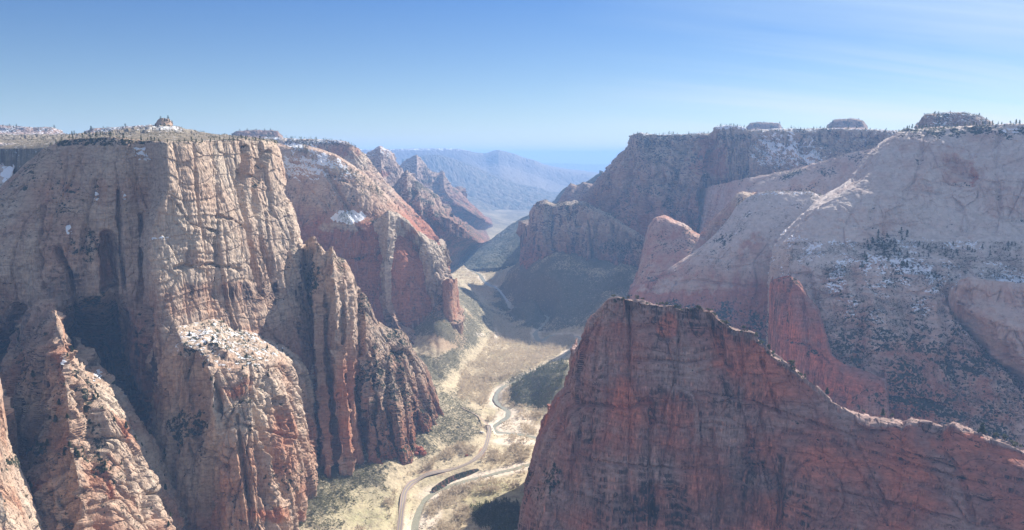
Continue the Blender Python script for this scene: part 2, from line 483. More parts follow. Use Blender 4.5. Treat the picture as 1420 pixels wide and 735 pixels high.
def ridge(name, sky, D, drop, dd, mat, **kw):
    """a range from its crest line: crest, shoulder, foot"""
    r0 = [(x, y, D + (e[0] if e else 0)) for x, y, *e in sky]
    r1 = [(x + drop * 0.05, y + drop * 0.45, d - dd * 0.3) for x, y, d in r0]
    r2 = [(x + drop * 0.15, y + drop, d - dd) for x, y, d in r0]
    return loft(name, [r0, r1, r2], mat, **kw)

o = ridge("mountain", [(690, 222), (720, 226), (752, 227), (790, 228), (815, 229), (850, 229), (900, 231), (980, 232)], 36000, 12, 3000, FARG,
          px=2.5, amp=1, scale=8, block=0.3, wrapL=6000, wrapR=6000, top=3000, back=2000, bottom=-300)
struct(o, "faintest flat plateau on the horizon at the mouth of the canyon", "plateau")
o = ridge("mountain", [(440, 208), (490, 207), (520, 208), (545, 207), (580, 206), (612, 206), (640, 207), (656, 211), (672, 213), (682, 210), (690, 208), (700, 210), (714, 214),
          (728, 220), (740, 223), (756, 231), (775, 236), (810, 242), (850, 248)], 17000, 44, 2500, FARG, px=1.8, scale=4, block=0.4, rib=1.3, wrapL=4000, wrapR=4000,
          top=4000, back=3000, snow=far_snow(780), bottom=-300, veg=fveg(0.25), amp=0.6)
struct(o, "long blue mountain with patchy snow on its flat crest behind the canyon", "mountain")
_sk = [(560, 222), (590, 216), (606, 215), (625, 220), (642, 226), (660, 233), (680, 243), (700, 251), (716, 256), (740, 262), (775, 270), (820, 272), (870, 262)]
o = loft("mountain", [[(x, y, 13500) for x, y in _sk], [(x + 2, 0.5 * y + 139, 12700) for x, y in _sk], [(x + 8, 297, 11400) for x, y in _sk]], FARG,
          px=1.8, scale=3.2, block=0.4, rib=1.3, wrapL=3000, wrapR=3000, top=700, back=2000, bottom=-300, veg=fveg(0.8))
struct(o, "lower blue ridge in front of the snowy far mountain", "mountain")
# peaks along the left side of the valley
o = loft("mountain_peak", [
    [(556, 232, 7200), (566, 223, 7100), (578, 216, 7000), (588, 226, 7000), (601, 240, 6900), (608, 242, 6900), (614, 239, 6850), (620, 252, 6800), (628, 262, 6800), (640, 268, 6900)],
    [(552, 255, 7000), (564, 248, 6900), (578, 240, 6700), (588, 250, 6750), (600, 260, 6650), (608, 262, 6700), (616, 260, 6550), (624, 270, 6550), (634, 276, 6600), (652, 284, 6700)],
    [(550, 290, 6600), (564, 288, 6500), (580, 285, 6350), (592, 286, 6350), (605, 286, 6300), (618, 284, 6200), (632, 285, 6150), (645, 290, 6100), (658, 298, 6200), (672, 306, 6400)],
    [(x, y, Dz(y, -45)) for x, y in ((560, 360), (575, 358), (595, 355), (612, 352), (630, 348), (645, 342), (656, 333), (664, 326), (672, 319), (684, 312))]],
    FARR, calm=(1, 1, 0.6, 0.25), px=1.5, amp=1.3, scale=1.6, wrapL=900, wrapR=900, top=300, back=800, tone=ztone(150, 700), veg=fveg(0.75))
struct(o, "far red double peak with a small pinnacle on its right shoulder", "mountain")
o = loft("mountain_peak", [
    [(500, 222, 5300), (512, 212, 5200), (520, 208, 5150), (527, 204, 5100), (534, 208, 5100), (541, 211, 5100), (548, 224, 5050), (556, 239, 5000), (566, 246, 5050)],
    [(500, 245, 5100), (510, 240, 5000), (520, 236, 4900), (529, 232, 4850), (538, 236, 4880), (547, 242, 4850), (556, 250, 4800), (566, 262, 4800), (576, 275, 4900)],
    [(500, 290, 4800), (512, 285, 4700), (524, 280, 4600), (535, 276, 4550), (546, 280, 4550), (556, 288, 4520), (568, 296, 4500), (580, 305, 4500), (592, 315, 4600)],
    [(510, 350, 4300), (530, 350, 4200), (550, 350, 4200), (565, 350, 4200), (580, 350, 4200), (595, 350, 4250), (605, 350, 4300), (615, 350, 4400), (625, 350, 4500)]],
    FARR, calm=(1, 1, 0.8, 0.3), px=1.5, amp=1.3, scale=1.3, wrapL=900, wrapR=900, top=200, back=600, tone=ztone(250, 650), snow=far_snow(640), paint=[('tone', 532, 242, 9, 5, 0.9)])
struct(o, "pointed grey peak with a dusting of snow behind the pale dome", "mountain")
o = loft("mountain_peak", [
    [(545, 262, 4500), (554, 250, 4450), (564, 239, 4400), (571, 247, 4350), (578, 252, 4300), (587, 262, 4250), (597, 270, 4200), (604, 278, 4150), (609, 288, 4150), (614, 291, 4200), (622, 300, 4300)],
    [(545, 285, 4350), (554, 275, 4280), (565, 262, 4180), (572, 268, 4180), (581, 272, 4100), (590, 278, 4080), (599, 284, 4020), (606, 290, 4000), (612, 294, 4050), (620, 299, 4100), (630, 308, 4200)],
    [(548, 315, 4150), (558, 312, 4060), (569, 308, 3980), (577, 308, 4000), (586, 306, 3920), (595, 304, 3950), (603, 302, 3880), (610, 300, 3920), (618, 302, 3950), (628, 306, 4000), (640, 316, 4150)],
    [(560, 345, 3850), (572, 343, 3820), (584, 340, 3850), (594, 336, 3880), (604, 332, 3920), (614, 330, 3950), (624, 328, 4000), (634, 328, 4050), (644, 330, 4150), (655, 332, 4300), (665, 336, 4550)],
    [(x, y, Dz(y, -25)) for x, y in ((590, 392), (600, 390), (610, 388), (620, 384), (628, 378), (636, 372), (643, 365), (650, 358), (658, 350), (666, 343), (680, 335))]],
    FARR, calm=(1, 1, 0.9, 0.15, 0.12), px=1.4, amp=1.1, scale=1.2, rib=1.4, wrapL=500, wrapR=900, top=120, back=500, tone=ztone(220, 600), veg=fveg(0.85, (0.35, 0.6)))
struct(o, "ribbed red peak above a brushy talus slope on the valley's left side", "mountain")
# brushy spur that closes the valley from the right
o = loft("hill", [
    [(640, 358, 5350), (664, 346, 5500), (690, 328, 5600), (706, 316, 5700), (722, 306, 5750), (742, 297, 5700), (762, 285, 5800), (785, 262, 5900), (810, 256, 5600), (835, 240, 5500)],
    [(642, 361, 5150), (668, 352, 5150), (695, 340, 5250), (712, 330, 5300), (730, 322, 5300), (750, 314, 5300), (770, 305, 5300), (790, 290, 5300), (815, 285, 5200), (840, 280, 5100)],
    [(648, 373, 4800), (674, 372, 4750), (700, 370, 4750), (718, 365, 4700), (738, 360, 4700), (755, 355, 4700), (775, 350, 4700), (795, 345, 4700), (818, 340, 4650), (845, 340, 4550)]],
    SPURG, px=1.5, amp=0.8, rib=1.0, block=0.15, strata=0.4, wrapL=700, wrapR=500, top=60, back=700, tone=0.2, veg=lambda P, u, v, nz, patch: np.clip(0.8 + 0.4 * patch, 0, 1))
struct(o, "green wooded spur closing the valley below the right hand mountain", "hill")
o = loft("mountain_peak", [
    [(766, 292, 4900), (775, 282, 4850), (783, 266, 4800), (792, 257, 4750), (800, 260, 4700), (810, 255, 4650), (822, 258, 4600), (834, 250, 4500), (850, 240, 4400)],
    [(764, 310, 4800), (775, 305, 4700), (785, 295, 4600), (795, 285, 4550), (805, 282, 4550), (815, 280, 4500), (826, 282, 4450), (838, 278, 4400), (852, 275, 4300)],
    [(762, 345, 4600), (775, 342, 4500), (788, 340, 4450), (800, 340, 4400), (812, 340, 4380), (822, 340, 4350), (832, 340, 4320), (844, 340, 4300), (856, 340, 4200)]],
    FARR, px=1.5, amp=1.1, wrapL=500, wrapR=400, top=150, back=500, tone=ztone(300, 650))
struct(o, "dark saddle crag behind the left shoulder of the right hand mountain", "mountain")

for sky_, lb in (([(596, 250), (618, 262), (640, 270), (662, 279), (680, 287), (696, 294), (706, 299)], "hazy slope running down to the far valley from the left"),
                 ([(722, 300), (736, 293), (750, 286), (770, 279), (800, 272), (860, 262)], "hazy slope running down to the far valley from the right")):
    o = loft("hill", [[(x, y, 11300) for x, y in sky_], [(x, 0.5 * y + 151, 10800) for x, y in sky_], [(x, 303, Dz(303, -130)) for x, y in sky_]], FARG, px=1.8, scale=1.6, amp=0.8, block=0.2, rib=1.2,
             wrapL=1500, wrapR=1500, top=300, back=900, bottom=-300, veg=fveg(0.8))
    struct(o, lb, "hill")

# ---- flat topped caps standing on the skyline
def cap(xs, ytop, ybot, D, label, mat=FARR, snow=0.5, tone=0.5, scale=1.0):
    n = len(xs)
    r0 = [(x, yt, D + 60 * (i in (0, n - 1))) for i, (x, yt) in enumerate(zip(xs, ytop))]
    r1 = [(x + (2.0 if i == n - 1 else (-2.0 if i == 0 else 0)), (yt + 2 * ybot) / 3, D - 60) for i, (x, yt) in enumerate(zip(xs, ytop))]
    r2 = [(x + (5 if i == n - 1 else (-5 if i == 0 else 0)), ybot + 4, D - 260) for i, x in enumerate(xs)]
    o = loft("mesa", [r0, r1, r2], mat, px=1.4, amp=0.9 * scale, block=0.8, wrapL=400, wrapR=400, top=500, back=200, bottom=0, tone=tone,
             snow=lambda P, u, v, nz, patch: np.clip(snow * sstep(0.2, 0.6, nz) + 0.3 * patch * snow, 0, 1), veg=lambda P, u, v, nz, patch: np.clip(0.65 + 0.5 * patch, 0, 1), rimkeep=0.8, jagz=2.5)
    return struct(o, label, "mesa")
cap([-40, -10, 20, 50, 72, 85], [175, 174, 175, 177, 177, 181], 187, 3600, "snow streaked ledgy mesa at the left edge of the skyline", snow=0.5)
cap([119, 130, 150, 175, 200, 215], [182, 178, 177, 175, 174, 174], 188, 3000, "wooded snowy bench on the skyline left of the stone knoll", snow=0.5)
cap([322, 330, 350, 372, 385, 390], [185, 182, 181, 181, 182, 187], 194, 4200, "small flat blue mesa right of the brown plateau", snow=0.2, scale=0.7)
cap([1036, 1041, 1055, 1070, 1080, 1084], [175, 171, 170, 170, 171, 176], 184, 5200, "square blue butte standing behind the right hand rim", snow=0.0, scale=0.5)
cap([1148, 1156, 1170, 1185, 1196, 1202], [173, 167, 165, 165, 167, 173], 182, 4600, "rounded blue butte on the skyline left of the great wall", snow=0.0, scale=0.5)
cap([1272, 1282, 1300, 1322, 1345, 1362, 1375], [171, 160, 157, 156, 158, 163, 169], 184, 2900, "wooded cap with snow at its foot above the great wall", snow=0.45, scale=0.7)

# ---- the second mesa on the left: its far shoulder, the pale dome in front, the arched tower
o = loft("sandstone_mountain", [
    [(300, 191, 3700), (340, 192, 3650), (385, 191, 3600), (415, 193, 3580), (450, 194, 3560), (479, 196, 3500), (487, 201, 3480), (496, 207, 3500), (507, 216, 3650)],
    [(300, 215, 3600), (340, 215, 3550), (385, 214, 3520), (415, 216, 3480), (450, 218, 3450), (480, 222, 3380), (494, 224, 3350), (506, 226, 3450), (522, 236, 3650)],
    [(300, 260, 3500), (340, 260, 3450), (385, 260, 3420), (415, 260, 3380), (450, 260, 3350), (482, 260, 3300), (505, 258, 3260), (530, 262, 3380), (552, 274, 3650)],
    [(320, 340, 3400), (350, 340, 3350), (395, 340, 3320), (425, 340, 3300), (460, 340, 3250), (492, 340, 3220), (530, 340, 3200), (570, 330, 3300), (600, 325, 3550)],
    [(340, 420, 3300), (370, 420, 3250), (410, 420, 3220), (440, 420, 3200), (480, 420, 3180), (515, 420, 3150), (560, 420, 3150), (600, 415, 3250), (630, 410, 3450)]],
    ROCK, px=1.5, amp=0.9, wrapL=600, wrapR=700, top=900, tone=ztone(330, 690), snow=far_snow(700),
    paint=[('tone', 470, 205, 60, 14, 0.75), ('tone', 520, 250, 22, 26, 0.45), ('snow', 412, 204, 24, 5, 0.9), ('veg', 440, 198, 60, 5, 0.9)])
struct(o, "far shoulder of the second mesa with a sheer dark rim", "cliff")
o = loft("sandstone_dome", [
    [(300, 205, 2540), (345, 200, 2520), (385, 202, 2500), (402, 206, 2480), (420, 204, 2460), (440, 209, 2450), (466, 218, 2452), (488, 232, 2456), (508, 247, 2465), (530, 268, 2478), (552, 291, 2556)],
    [(300, 250, 2440), (345, 250, 2420), (388, 248, 2400), (406, 250, 2390), (426, 250, 2375), (448, 252, 2365), (474, 256, 2366), (498, 264, 2370), (520, 278, 2379), (541, 292, 2394), (566, 306, 2485)],
    [(300, 300, 2400), (345, 300, 2380), (392, 296, 2350), (412, 295, 2335), (432, 294, 2325), (456, 290, 2310), (482, 292, 2310), (504, 298, 2312), (528, 308, 2321), (552, 320, 2338), (582, 326, 2438)],
    [(300, 345, 2370), (345, 340, 2350), (394, 330, 2320), (416, 324, 2300), (440, 316, 2290), (464, 309, 2260), (488, 310, 2260), (508, 318, 2260), (532, 328, 2268), (560, 340, 2286), (596, 345, 2394)],
    [(310, 430, 2320), (355, 430, 2290), (398, 400, 2260), (420, 395, 2240), (442, 390, 2220), (466, 385, 2192), (492, 385, 2190), (512, 385, 2190), (538, 385, 2198), (566, 385, 2220), (606, 385, 2331)],
    [(330, 520, 2250), (375, 520, 2200), (408, 480, 2200), (430, 475, 2170), (452, 470, 2150), (476, 465, 2132), (500, 465, 2130), (520, 465, 2130), (546, 460, 2141), (576, 450, 2167), (612, 440, 2275)]],
    ROCK, grooves=[([(452, 235), (470, 268), (492, 305), (506, 330)], 4, 22), ([(415, 250), (440, 275), (460, 300)], 3, 8), ([(400, 225), (450, 235), (500, 262)], 3, 8), ([(420, 350), (480, 360), (530, 352)], 3, 7)], px=1.5, amp=0.62, block=0.5, rib=0.6, wrapL=500, wrapR=600, top=80, back=500, shift=420, tone=ztone(330, 560, 0.42),
    snow=lambda P, u, v, nz, patch: 0 * nz, veg=lambda P, u, v, nz, patch: sstep(0.25, 0.6, nz) * np.clip(0.4 + 0.5 * patch, 0, 1),
    paint=[('snow', 484, 301, 22, 9, 1.3), ('snow', 430, 232, 48, 22, 0.75), ('snow', 465, 270, 30, 16, 0.35), ('snow', 458, 245, 40, 10, 0.5), ('veg', 470, 262, 40, 22, 0.5),
           ('snow', 412, 202, 10, 3, 1.0), ('stain_shade', 450, 300, 90, 70, 0.2), ('tone', 470, 315, 28, 7, 0.15)])
struct(o, "pale tilted slickrock dome with snow lying in its hollow", "cliff")
o = loft("sandstone_tower", [
    [(488, 330, 2320), (508, 318, 2300), (524, 308, 2270), (539, 297, 2220), (552, 300, 2290), (566, 310, 2310), (580, 324, 2310), (592, 333, 2330), (606, 341, 2346), (616, 350, 2358)],
    [(486, 350, 2310), (506, 345, 2280), (522, 340, 2240), (539, 330, 2160), (549, 332, 2280), (566, 338, 2320), (582, 346, 2310), (596, 350, 2280), (610, 356, 2300), (621, 366, 2368)],
    [(484, 385, 2290), (504, 385, 2250), (520, 382, 2210), (538, 378, 2120), (548, 380, 2270), (566, 385, 2310), (584, 388, 2290), (598, 388, 2240), (613, 388, 2250), (626, 392, 2358)],
    [(484, 425, 2260), (504, 425, 2230), (522, 424, 2190), (539, 420, 2090), (552, 424, 2230), (568, 428, 2270), (586, 428, 2240), (600, 426, 2200), (615, 424, 2200), (632, 420, 2318)],
    [(486, 455, 2230), (508, 457, 2200), (530, 458, 2160), (551, 452, 2070), (566, 450, 2180), (579, 450, 2210), (592, 450, 2200), (605, 446, 2170), (620, 442, 2180), (637, 434, 2258)],
    [(490, 490, 2180), (515, 492, 2150), (545, 488, 2120), (572, 478, 2060), (588, 468, 2130), (598, 462, 2150), (608, 458, 2140), (618, 455, 2130), (632, 450, 2140), (644, 445, 2198)]],
    ROCK, px=1.3, amp=0.7, rib=0.9, block=1.4, wrapL=350, wrapR=350, top=25, back=300, shift=430, tone=ztone(150, 420, -0.38), stain_shade=1.1,
    paint=[('tone', 562, 335, 14, 28, 0.85), ('stain_shade', 580, 410, 35, 40, 1.5), ('tone', 500, 330, 30, 16, 0.35), ('stain_shade', 515, 340, 30, 40, 0.2)])
struct(o, "red tower with a tall shallow arch at the end of the second mesa", "cliff")
o = loft("sandstone_pillar", [
    [(612, 402, 2680), (616, 394, 2640), (623, 391, 2620), (629, 393, 2630), (634, 396, 2700)],
    [(611, 420, 2680), (616, 420, 2620), (622, 420, 2600), (629, 420, 2620), (635, 420, 2700)],
    [(612, 446, 2660), (617, 448, 2590), (623, 448, 2580), (630, 446, 2600), (637, 442, 2690)]],
    ROCK, px=1.3, amp=0.3, wrapL=80, wrapR=80, top=20, back=60, tone=0.8)
struct(o, "short detached red pillar at the foot of the arched tower", "rock pillar")

# ---- the right hand mountain
o = loft("sandstone_mountain", [
    [(822, 268, 4200), (835, 250, 4120), (846, 236, 4050), (861, 215, 3980), (874, 200, 3900), (878, 187, 3860), (890, 184, 3820), (912, 187, 3790), (945, 186, 3760), (984, 184, 3720), (992, 176, 3700), (1008, 174, 3680), (1030, 176, 3650), (1042, 181, 3640), (1085, 179, 3600), (1140, 178, 3560), (1200, 179, 3400), (1260, 182, 3200)],
    [(818, 276, 4120), (832, 262, 4020), (845, 250, 3940), (860, 236, 3840), (872, 224, 3800), (882, 212, 3770), (896, 212, 3720), (916, 213, 3720), (945, 210, 3700), (978, 210, 3640), (992, 206, 3640), (1010, 205, 3630), (1032, 206, 3600), (1050, 210, 3570), (1092, 212, 3500), (1145, 205, 3480), (1200, 208, 3300), (1260, 215, 3100)],
    [(816, 292, 4020), (830, 285, 3880), (844, 275, 3800), (860, 262, 3720), (874, 256, 3720), (888, 250, 3690), (904, 248, 3620), (922, 250, 3640), (946, 246, 3620), (970, 246, 3550), (988, 245, 3620), (1010, 244, 3640), (1036, 242, 3600), (1060, 240, 3520), (1100, 242, 3420), (1150, 236, 3380), (1200, 240, 3200), (1260, 250, 3050)],
    [(816, 318, 3860), (830, 314, 3720), (846, 306, 3660), (864, 300, 3600), (880, 296, 3620), (896, 292, 3560), (912, 290, 3520), (930, 292, 3560), (948, 290, 3540), (966, 290, 3500), (984, 290, 3640), (1010, 290, 3680), (1040, 286, 3600), (1070, 282, 3500), (1110, 280, 3380), (1155, 280, 3300), (1205, 285, 3150), (1260, 295, 3000)],
    [(826, 350, 3700), (842, 346, 3620), (860, 342, 3560), (876, 340, 3500), (892, 338, 3520), (908, 336, 3480), (922, 336, 3450), (938, 338, 3480), (954, 338, 3480), (970, 338, 3480), (988, 338, 3620), (1012, 338, 3640), (1042, 334, 3540), (1075, 330, 3420), (1115, 330, 3300), (1160, 330, 3200), (1210, 335, 3050), (1260, 345, 2950)],
    [(840, 400, 3500), (856, 402, 3420), (872, 402, 3380), (888, 402, 3330), (902, 402, 3330), (916, 402, 3320), (930, 402, 3300), (946, 402, 3320), (962, 402, 3330), (978, 402, 3330), (994, 402, 3440), (1016, 402, 3450), (1046, 400, 3400), (1080, 400, 3300), (1120, 400, 3200), (1165, 400, 3100), (1215, 400, 2950), (1260, 400, 2900)],
    [(860, 460, 3200), (876, 460, 3150), (892, 460, 3100), (906, 460, 3080), (920, 460, 3080), (932, 460, 3060), (946, 460, 3050), (960, 460, 3050), (976, 460, 3050), (990, 460, 3050), (1005, 460, 3100), (1026, 460, 3100), (1056, 460, 3050), (1090, 460, 3000), (1130, 460, 2950), (1175, 460, 2900), (1220, 460, 2850), (1260, 460, 2800)]],
    ROCK, grooves=[([(905, 190), (900, 240), (890, 290)], 8, 40), ([(985, 190), (975, 240), (987, 300), (972, 345)], 14, 60), ([(872, 240), (864, 300)], 6, 30), ([(930, 300), (925, 360)], 6, 30),
     ([(1065, 185), (1080, 215), (1098, 240)], 6, 26), ([(1040, 190), (1060, 210), (1105, 238)], 5, 22), ([(1105, 190), (1120, 220), (1150, 232)], 6, 24), ([(945, 190), (940, 230), (925, 280)], 6, 30), ([(845, 250), (840, 300)], 6, 24)], px=1.5, amp=1.0, rib=1.4, block=1.7, wrapL=500, wrapR=500, top=900, back=400, tone=ztone(260, 800, 0.12), stain_shade=1.15,
    snow=lambda P, u, v, nz, patch: sstep(0.6, 0.9, nz) * sstep(700, 760, P[:, 2]) * 0.6,
    paint=[('veg', 905, 200, 26, 30, 0.75), ('veg', 893, 232, 12, 30, 0.7), ('veg', 895, 262, 20, 12, 0.75), ('veg', 845, 345, 28, 12, 0.7), ('snow', 1095, 212, 50, 26, 0.95), ('snow', 1075, 205, 20, 26, 0.5),
           ('veg', 1090, 208, 40, 22, 0.45), ('snow', 1010, 176, 22, 4, 1.2), ('snow', 1130, 222, 14, 8, 0.9), ('veg', 1020, 190, 30, 6, 0.8), ('tone', 985, 220, 26, 30, 0.95), ('tone', 880, 236, 24, 26, 0.55),
           ('veg', 930, 190, 60, 5, 0.8), ('tone', 868, 308, 20, 5, 0.9)])
MAIN_RIGHT = o
struct(o, "great right hand mountain with red alcoves and a snowy gully", "mountain")
o = loft("sandstone_bench", [
    [(730, 320, 3980), (741, 289, 3920), (755, 282, 3820), (770, 287, 3800), (784, 284, 3720), (798, 284, 3700), (812, 286, 3640), (828, 294, 3600), (842, 300, 3560), (854, 307, 3520), (872, 318, 3500), (892, 330, 3480), (915, 340, 3450)],
    [(728, 335, 3960), (737, 318, 3880), (753, 315, 3740), (769, 318, 3750), (784, 318, 3650), (798, 320, 3660), (813, 320, 3570), (829, 325, 3560), (844, 330, 3500), (858, 336, 3490), (876, 345, 3440), (896, 354, 3440), (918, 362, 3420)],
    [(726, 350, 3940), (733, 350, 3850), (756, 364, 3680), (772, 368, 3680), (788, 372, 3590), (802, 376, 3590), (818, 380, 3510), (834, 388, 3480), (848, 396, 3420), (862, 404, 3400), (880, 410, 3350), (898, 416, 3350), (920, 420, 3350)],
    [(722, 362, 3920), (728, 375, 3780), (752, 392, 3560), (768, 398, 3530), (785, 402, 3460), (800, 408, 3420), (816, 414, 3360), (832, 420, 3300), (848, 428, 3240), (864, 436, 3200), (882, 440, 3180), (900, 446, 3180), (920, 450, 3200)]],
    ROCK, calm=(1, 1, 0.9, 0.4), px=1.4, amp=0.95, rib=1.6, block=1.8, stain_shade=1.25, wrapL=300, wrapR=300, top=180, back=100, tone=ztone(100, 420, 0.15), bottom=-60,
    paint=[('veg', 800, 285, 80, 7, 0.8), ('veg', 850, 345, 40, 12, 0.8), ('stain_shade', 840, 340, 50, 20, 1.5)])
struct(o, "long red bench cliff below the right hand mountain", "cliff")

# ---- slickrock spurs in front of it
o = loft("slickrock_ridge", [
    [(955, 266, 3900), (990, 257, 3450), (1040, 246, 3100), (1085, 238, 3050), (1130, 226, 3000), (1180, 212, 2950), (1215, 206, 2900), (1270, 206, 2800)],
    [(955, 292, 3800), (990, 287, 3350), (1040, 275, 2980), (1085, 262, 2950), (1130, 252, 2900), (1180, 242, 2850), (1215, 236, 2780), (1270, 236, 2700)],
    [(955, 350, 3700), (990, 350, 3200), (1040, 345, 2850), (1085, 330, 2850), (1130, 320, 2800), (1180, 310, 2750), (1215, 305, 2680), (1270, 300, 2600)]],
    SLAB, px=1.5, amp=0.6, rib=0.4, block=0.6, wrapL=300, wrapR=300, top=20, topdz=-10, back=200, tone=0.45, veg=lambda P, u, v, nz, patch: np.clip(0.45 + 0.5 * patch, 0, 1) * sstep(0.2, 0.5, nz))
struct(o, "brown brushy ridge behind the white slickrock slab", "ridge")
o = loft("slickrock_dome", [
    [(884, 385, 3080), (892, 345, 3030), (900, 318, 2980), (910, 306, 2950), (923, 304, 2940), (935, 310, 2930), (949, 315, 2900), (963, 327, 2880), (978, 335, 2860), (1000, 345, 2850)],
    [(880, 395, 3020), (890, 368, 2940), (902, 342, 2900), (913, 335, 2880), (924, 335, 2870), (936, 340, 2850), (952, 342, 2830), (966, 348, 2810), (982, 352, 2800), (1000, 358, 2800)],
    [(876, 405, 2960), (884, 390, 2880), (898, 372, 2830), (912, 368, 2800), (926, 366, 2790), (940, 366, 2770), (956, 366, 2750), (970, 368, 2740), (985, 370, 2740), (1000, 375, 2750)],
    [(874, 425, 2900), (880, 425, 2800), (896, 420, 2740), (912, 415, 2720), (928, 412, 2700), (944, 410, 2690), (960, 410, 2680), (974, 410, 2680), (988, 410, 2700), (1000, 410, 2710)],
    [(872, 470, 2850), (878, 480, 2740), (896, 480, 2680), (912, 480, 2660), (928, 480, 2640), (944, 480, 2630), (960, 480, 2620), (974, 480, 2620), (988, 480, 2640), (1000, 480, 2650)]],
    SLAB, px=1.4, amp=0.5, rib=0.4, block=0.5, strata=3.0, wrapL=350, wrapR=200, top=60, back=300, tone=lambda P, u, v: np.clip(0.75 + 0.4 * (1 - sstep(120, 260, P[:, 2])), 0, 1.1),
    veg=lambda P, u, v, nz, patch: np.clip(0.55 + 0.4 * patch, 0, 1) * sstep(0.15, 0.4, nz), paint=[('veg', 915, 318, 6, 8, 0), ('tone', 915, 312, 8, 8, 0.75)])
struct(o, "small banded slickrock dome with a lit crest, left of the white slab", "cliff")
o = loft("sandstone_spur", [
    [(966, 336, 2930), (978, 318, 2920), (992, 303, 2900), (1008, 290, 2880), (1020, 274, 2850), (1030, 270, 2840), (1046, 272, 2850)],
    [(968, 345, 2890), (980, 335, 2850), (994, 322, 2840), (1010, 312, 2800), (1022, 302, 2780), (1033, 298, 2780), (1046, 300, 2800)],
    [(970, 370, 2850), (984, 368, 2800), (998, 365, 2780), (1012, 360, 2750), (1024, 360, 2740), (1036, 360, 2740), (1046, 360, 2750)]],
    ROCK, px=1.3, amp=0.55, rib=1.6, wrapL=150, wrapR=150, top=40, back=100, tone=0.62, stain_shade=0.3, paint=[('tone', 1028, 274, 14, 12, 0.2)])
struct(o, "narrow fluted orange spur behind the white slab", "cliff")
o = loft("slickrock_slab", [
    [(1004, 312, 2780), (1022, 285, 2760), (1040, 272, 2740), (1056, 267, 2720), (1075, 265, 2700), (1100, 265, 2680), (1125, 266, 2650), (1142, 270, 2630), (1180, 268, 2600), (1220, 266, 2560)],
    [(975, 342, 2740), (1000, 318, 2700), (1022, 302, 2660), (1045, 292, 2620), (1070, 288, 2600), (1098, 286, 2570), (1125, 286, 2540), (1150, 286, 2520), (1185, 286, 2500), (1220, 286, 2480)],
    [(935, 368, 2740), (970, 352, 2640), (1000, 342, 2590), (1028, 330, 2540), (1055, 322, 2500), (1085, 318, 2480), (1115, 316, 2460), (1145, 316, 2440), (1185, 316, 2420), (1220, 316, 2400)],
    [(890, 396, 2760), (925, 390, 2660), (960, 382, 2580), (992, 376, 2520), (1022, 370, 2460), (1052, 364, 2420), (1085, 362, 2400), (1118, 360, 2380), (1160, 360, 2350), (1200, 360, 2330)],
    [(874, 408, 2780), (910, 412, 2640), (945, 412, 2560), (978, 410, 2500), (1008, 408, 2440), (1040, 406, 2400), (1075, 404, 2370), (1110, 402, 2350), (1150, 400, 2330), (1190, 400, 2300)],
    [(870, 440, 2780), (900, 448, 2600), (935, 450, 2520), (968, 450, 2470), (1000, 450, 2420), (1032, 450, 2380), (1065, 450, 2340), (1100, 450, 2320), (1140, 450, 2300), (1180, 450, 2280)],
    [(866, 520, 2760), (895, 540, 2540), (930, 545, 2460), (962, 545, 2400), (995, 545, 2350), (1028, 545, 2300), (1060, 545, 2280), (1095, 545, 2260), (1135, 545, 2250), (1175, 545, 2230)]],
    SLAB, grooves=[([(905, 402), (960, 388), (1040, 398), (1072, 400)], 3, 9), ([(1000, 330), (940, 370), (890, 395)], 4, 12), ([(1040, 330), (1090, 338), (1120, 330)], 3, 6), ([(1010, 372), (1050, 366), (1080, 380)], 3, 7), ([(1025, 300), (1010, 340), (985, 375)], 3, 8)], px=1.4, amp=0.42, rib=0.35, block=0.9, strata=1.6, soft=1.3, wrapL=400, wrapR=200, top=14, topdz=-8, back=300, pivot=(2780, 0.62),
    tone=lambda P, u, v: np.clip(-0.05 + 1.15 * (1 - sstep(210, 400, P[:, 2])) + 0.0 * u, -0.2, 1.1), stain_shade=0.4,
    snow=lambda P, u, v, nz, patch: 0.35 * sstep(0.2, 0.6, nz) * np.clip(0.5 + patch, 0, 1), veg=lambda P, u, v, nz, patch: np.clip(0.25 + 0.5 * patch, 0, 1) + 0.6 * (1 - sstep(150, 260, P[:, 2])),
    paint=[('veg', 1060, 300, 60, 14, 0.35), ('veg', 950, 378, 50, 9, 0.5), ('veg', 1020, 430, 50, 25, 0.55), ('snow', 1100, 268, 45, 3, 0.5), ('tone', 1062, 350, 40, 22, 0.6), ('tone', 950, 395, 60, 10, 0.5)])
struct(o, "smooth white slickrock slab with a red foot in the middle distance", "cliff")

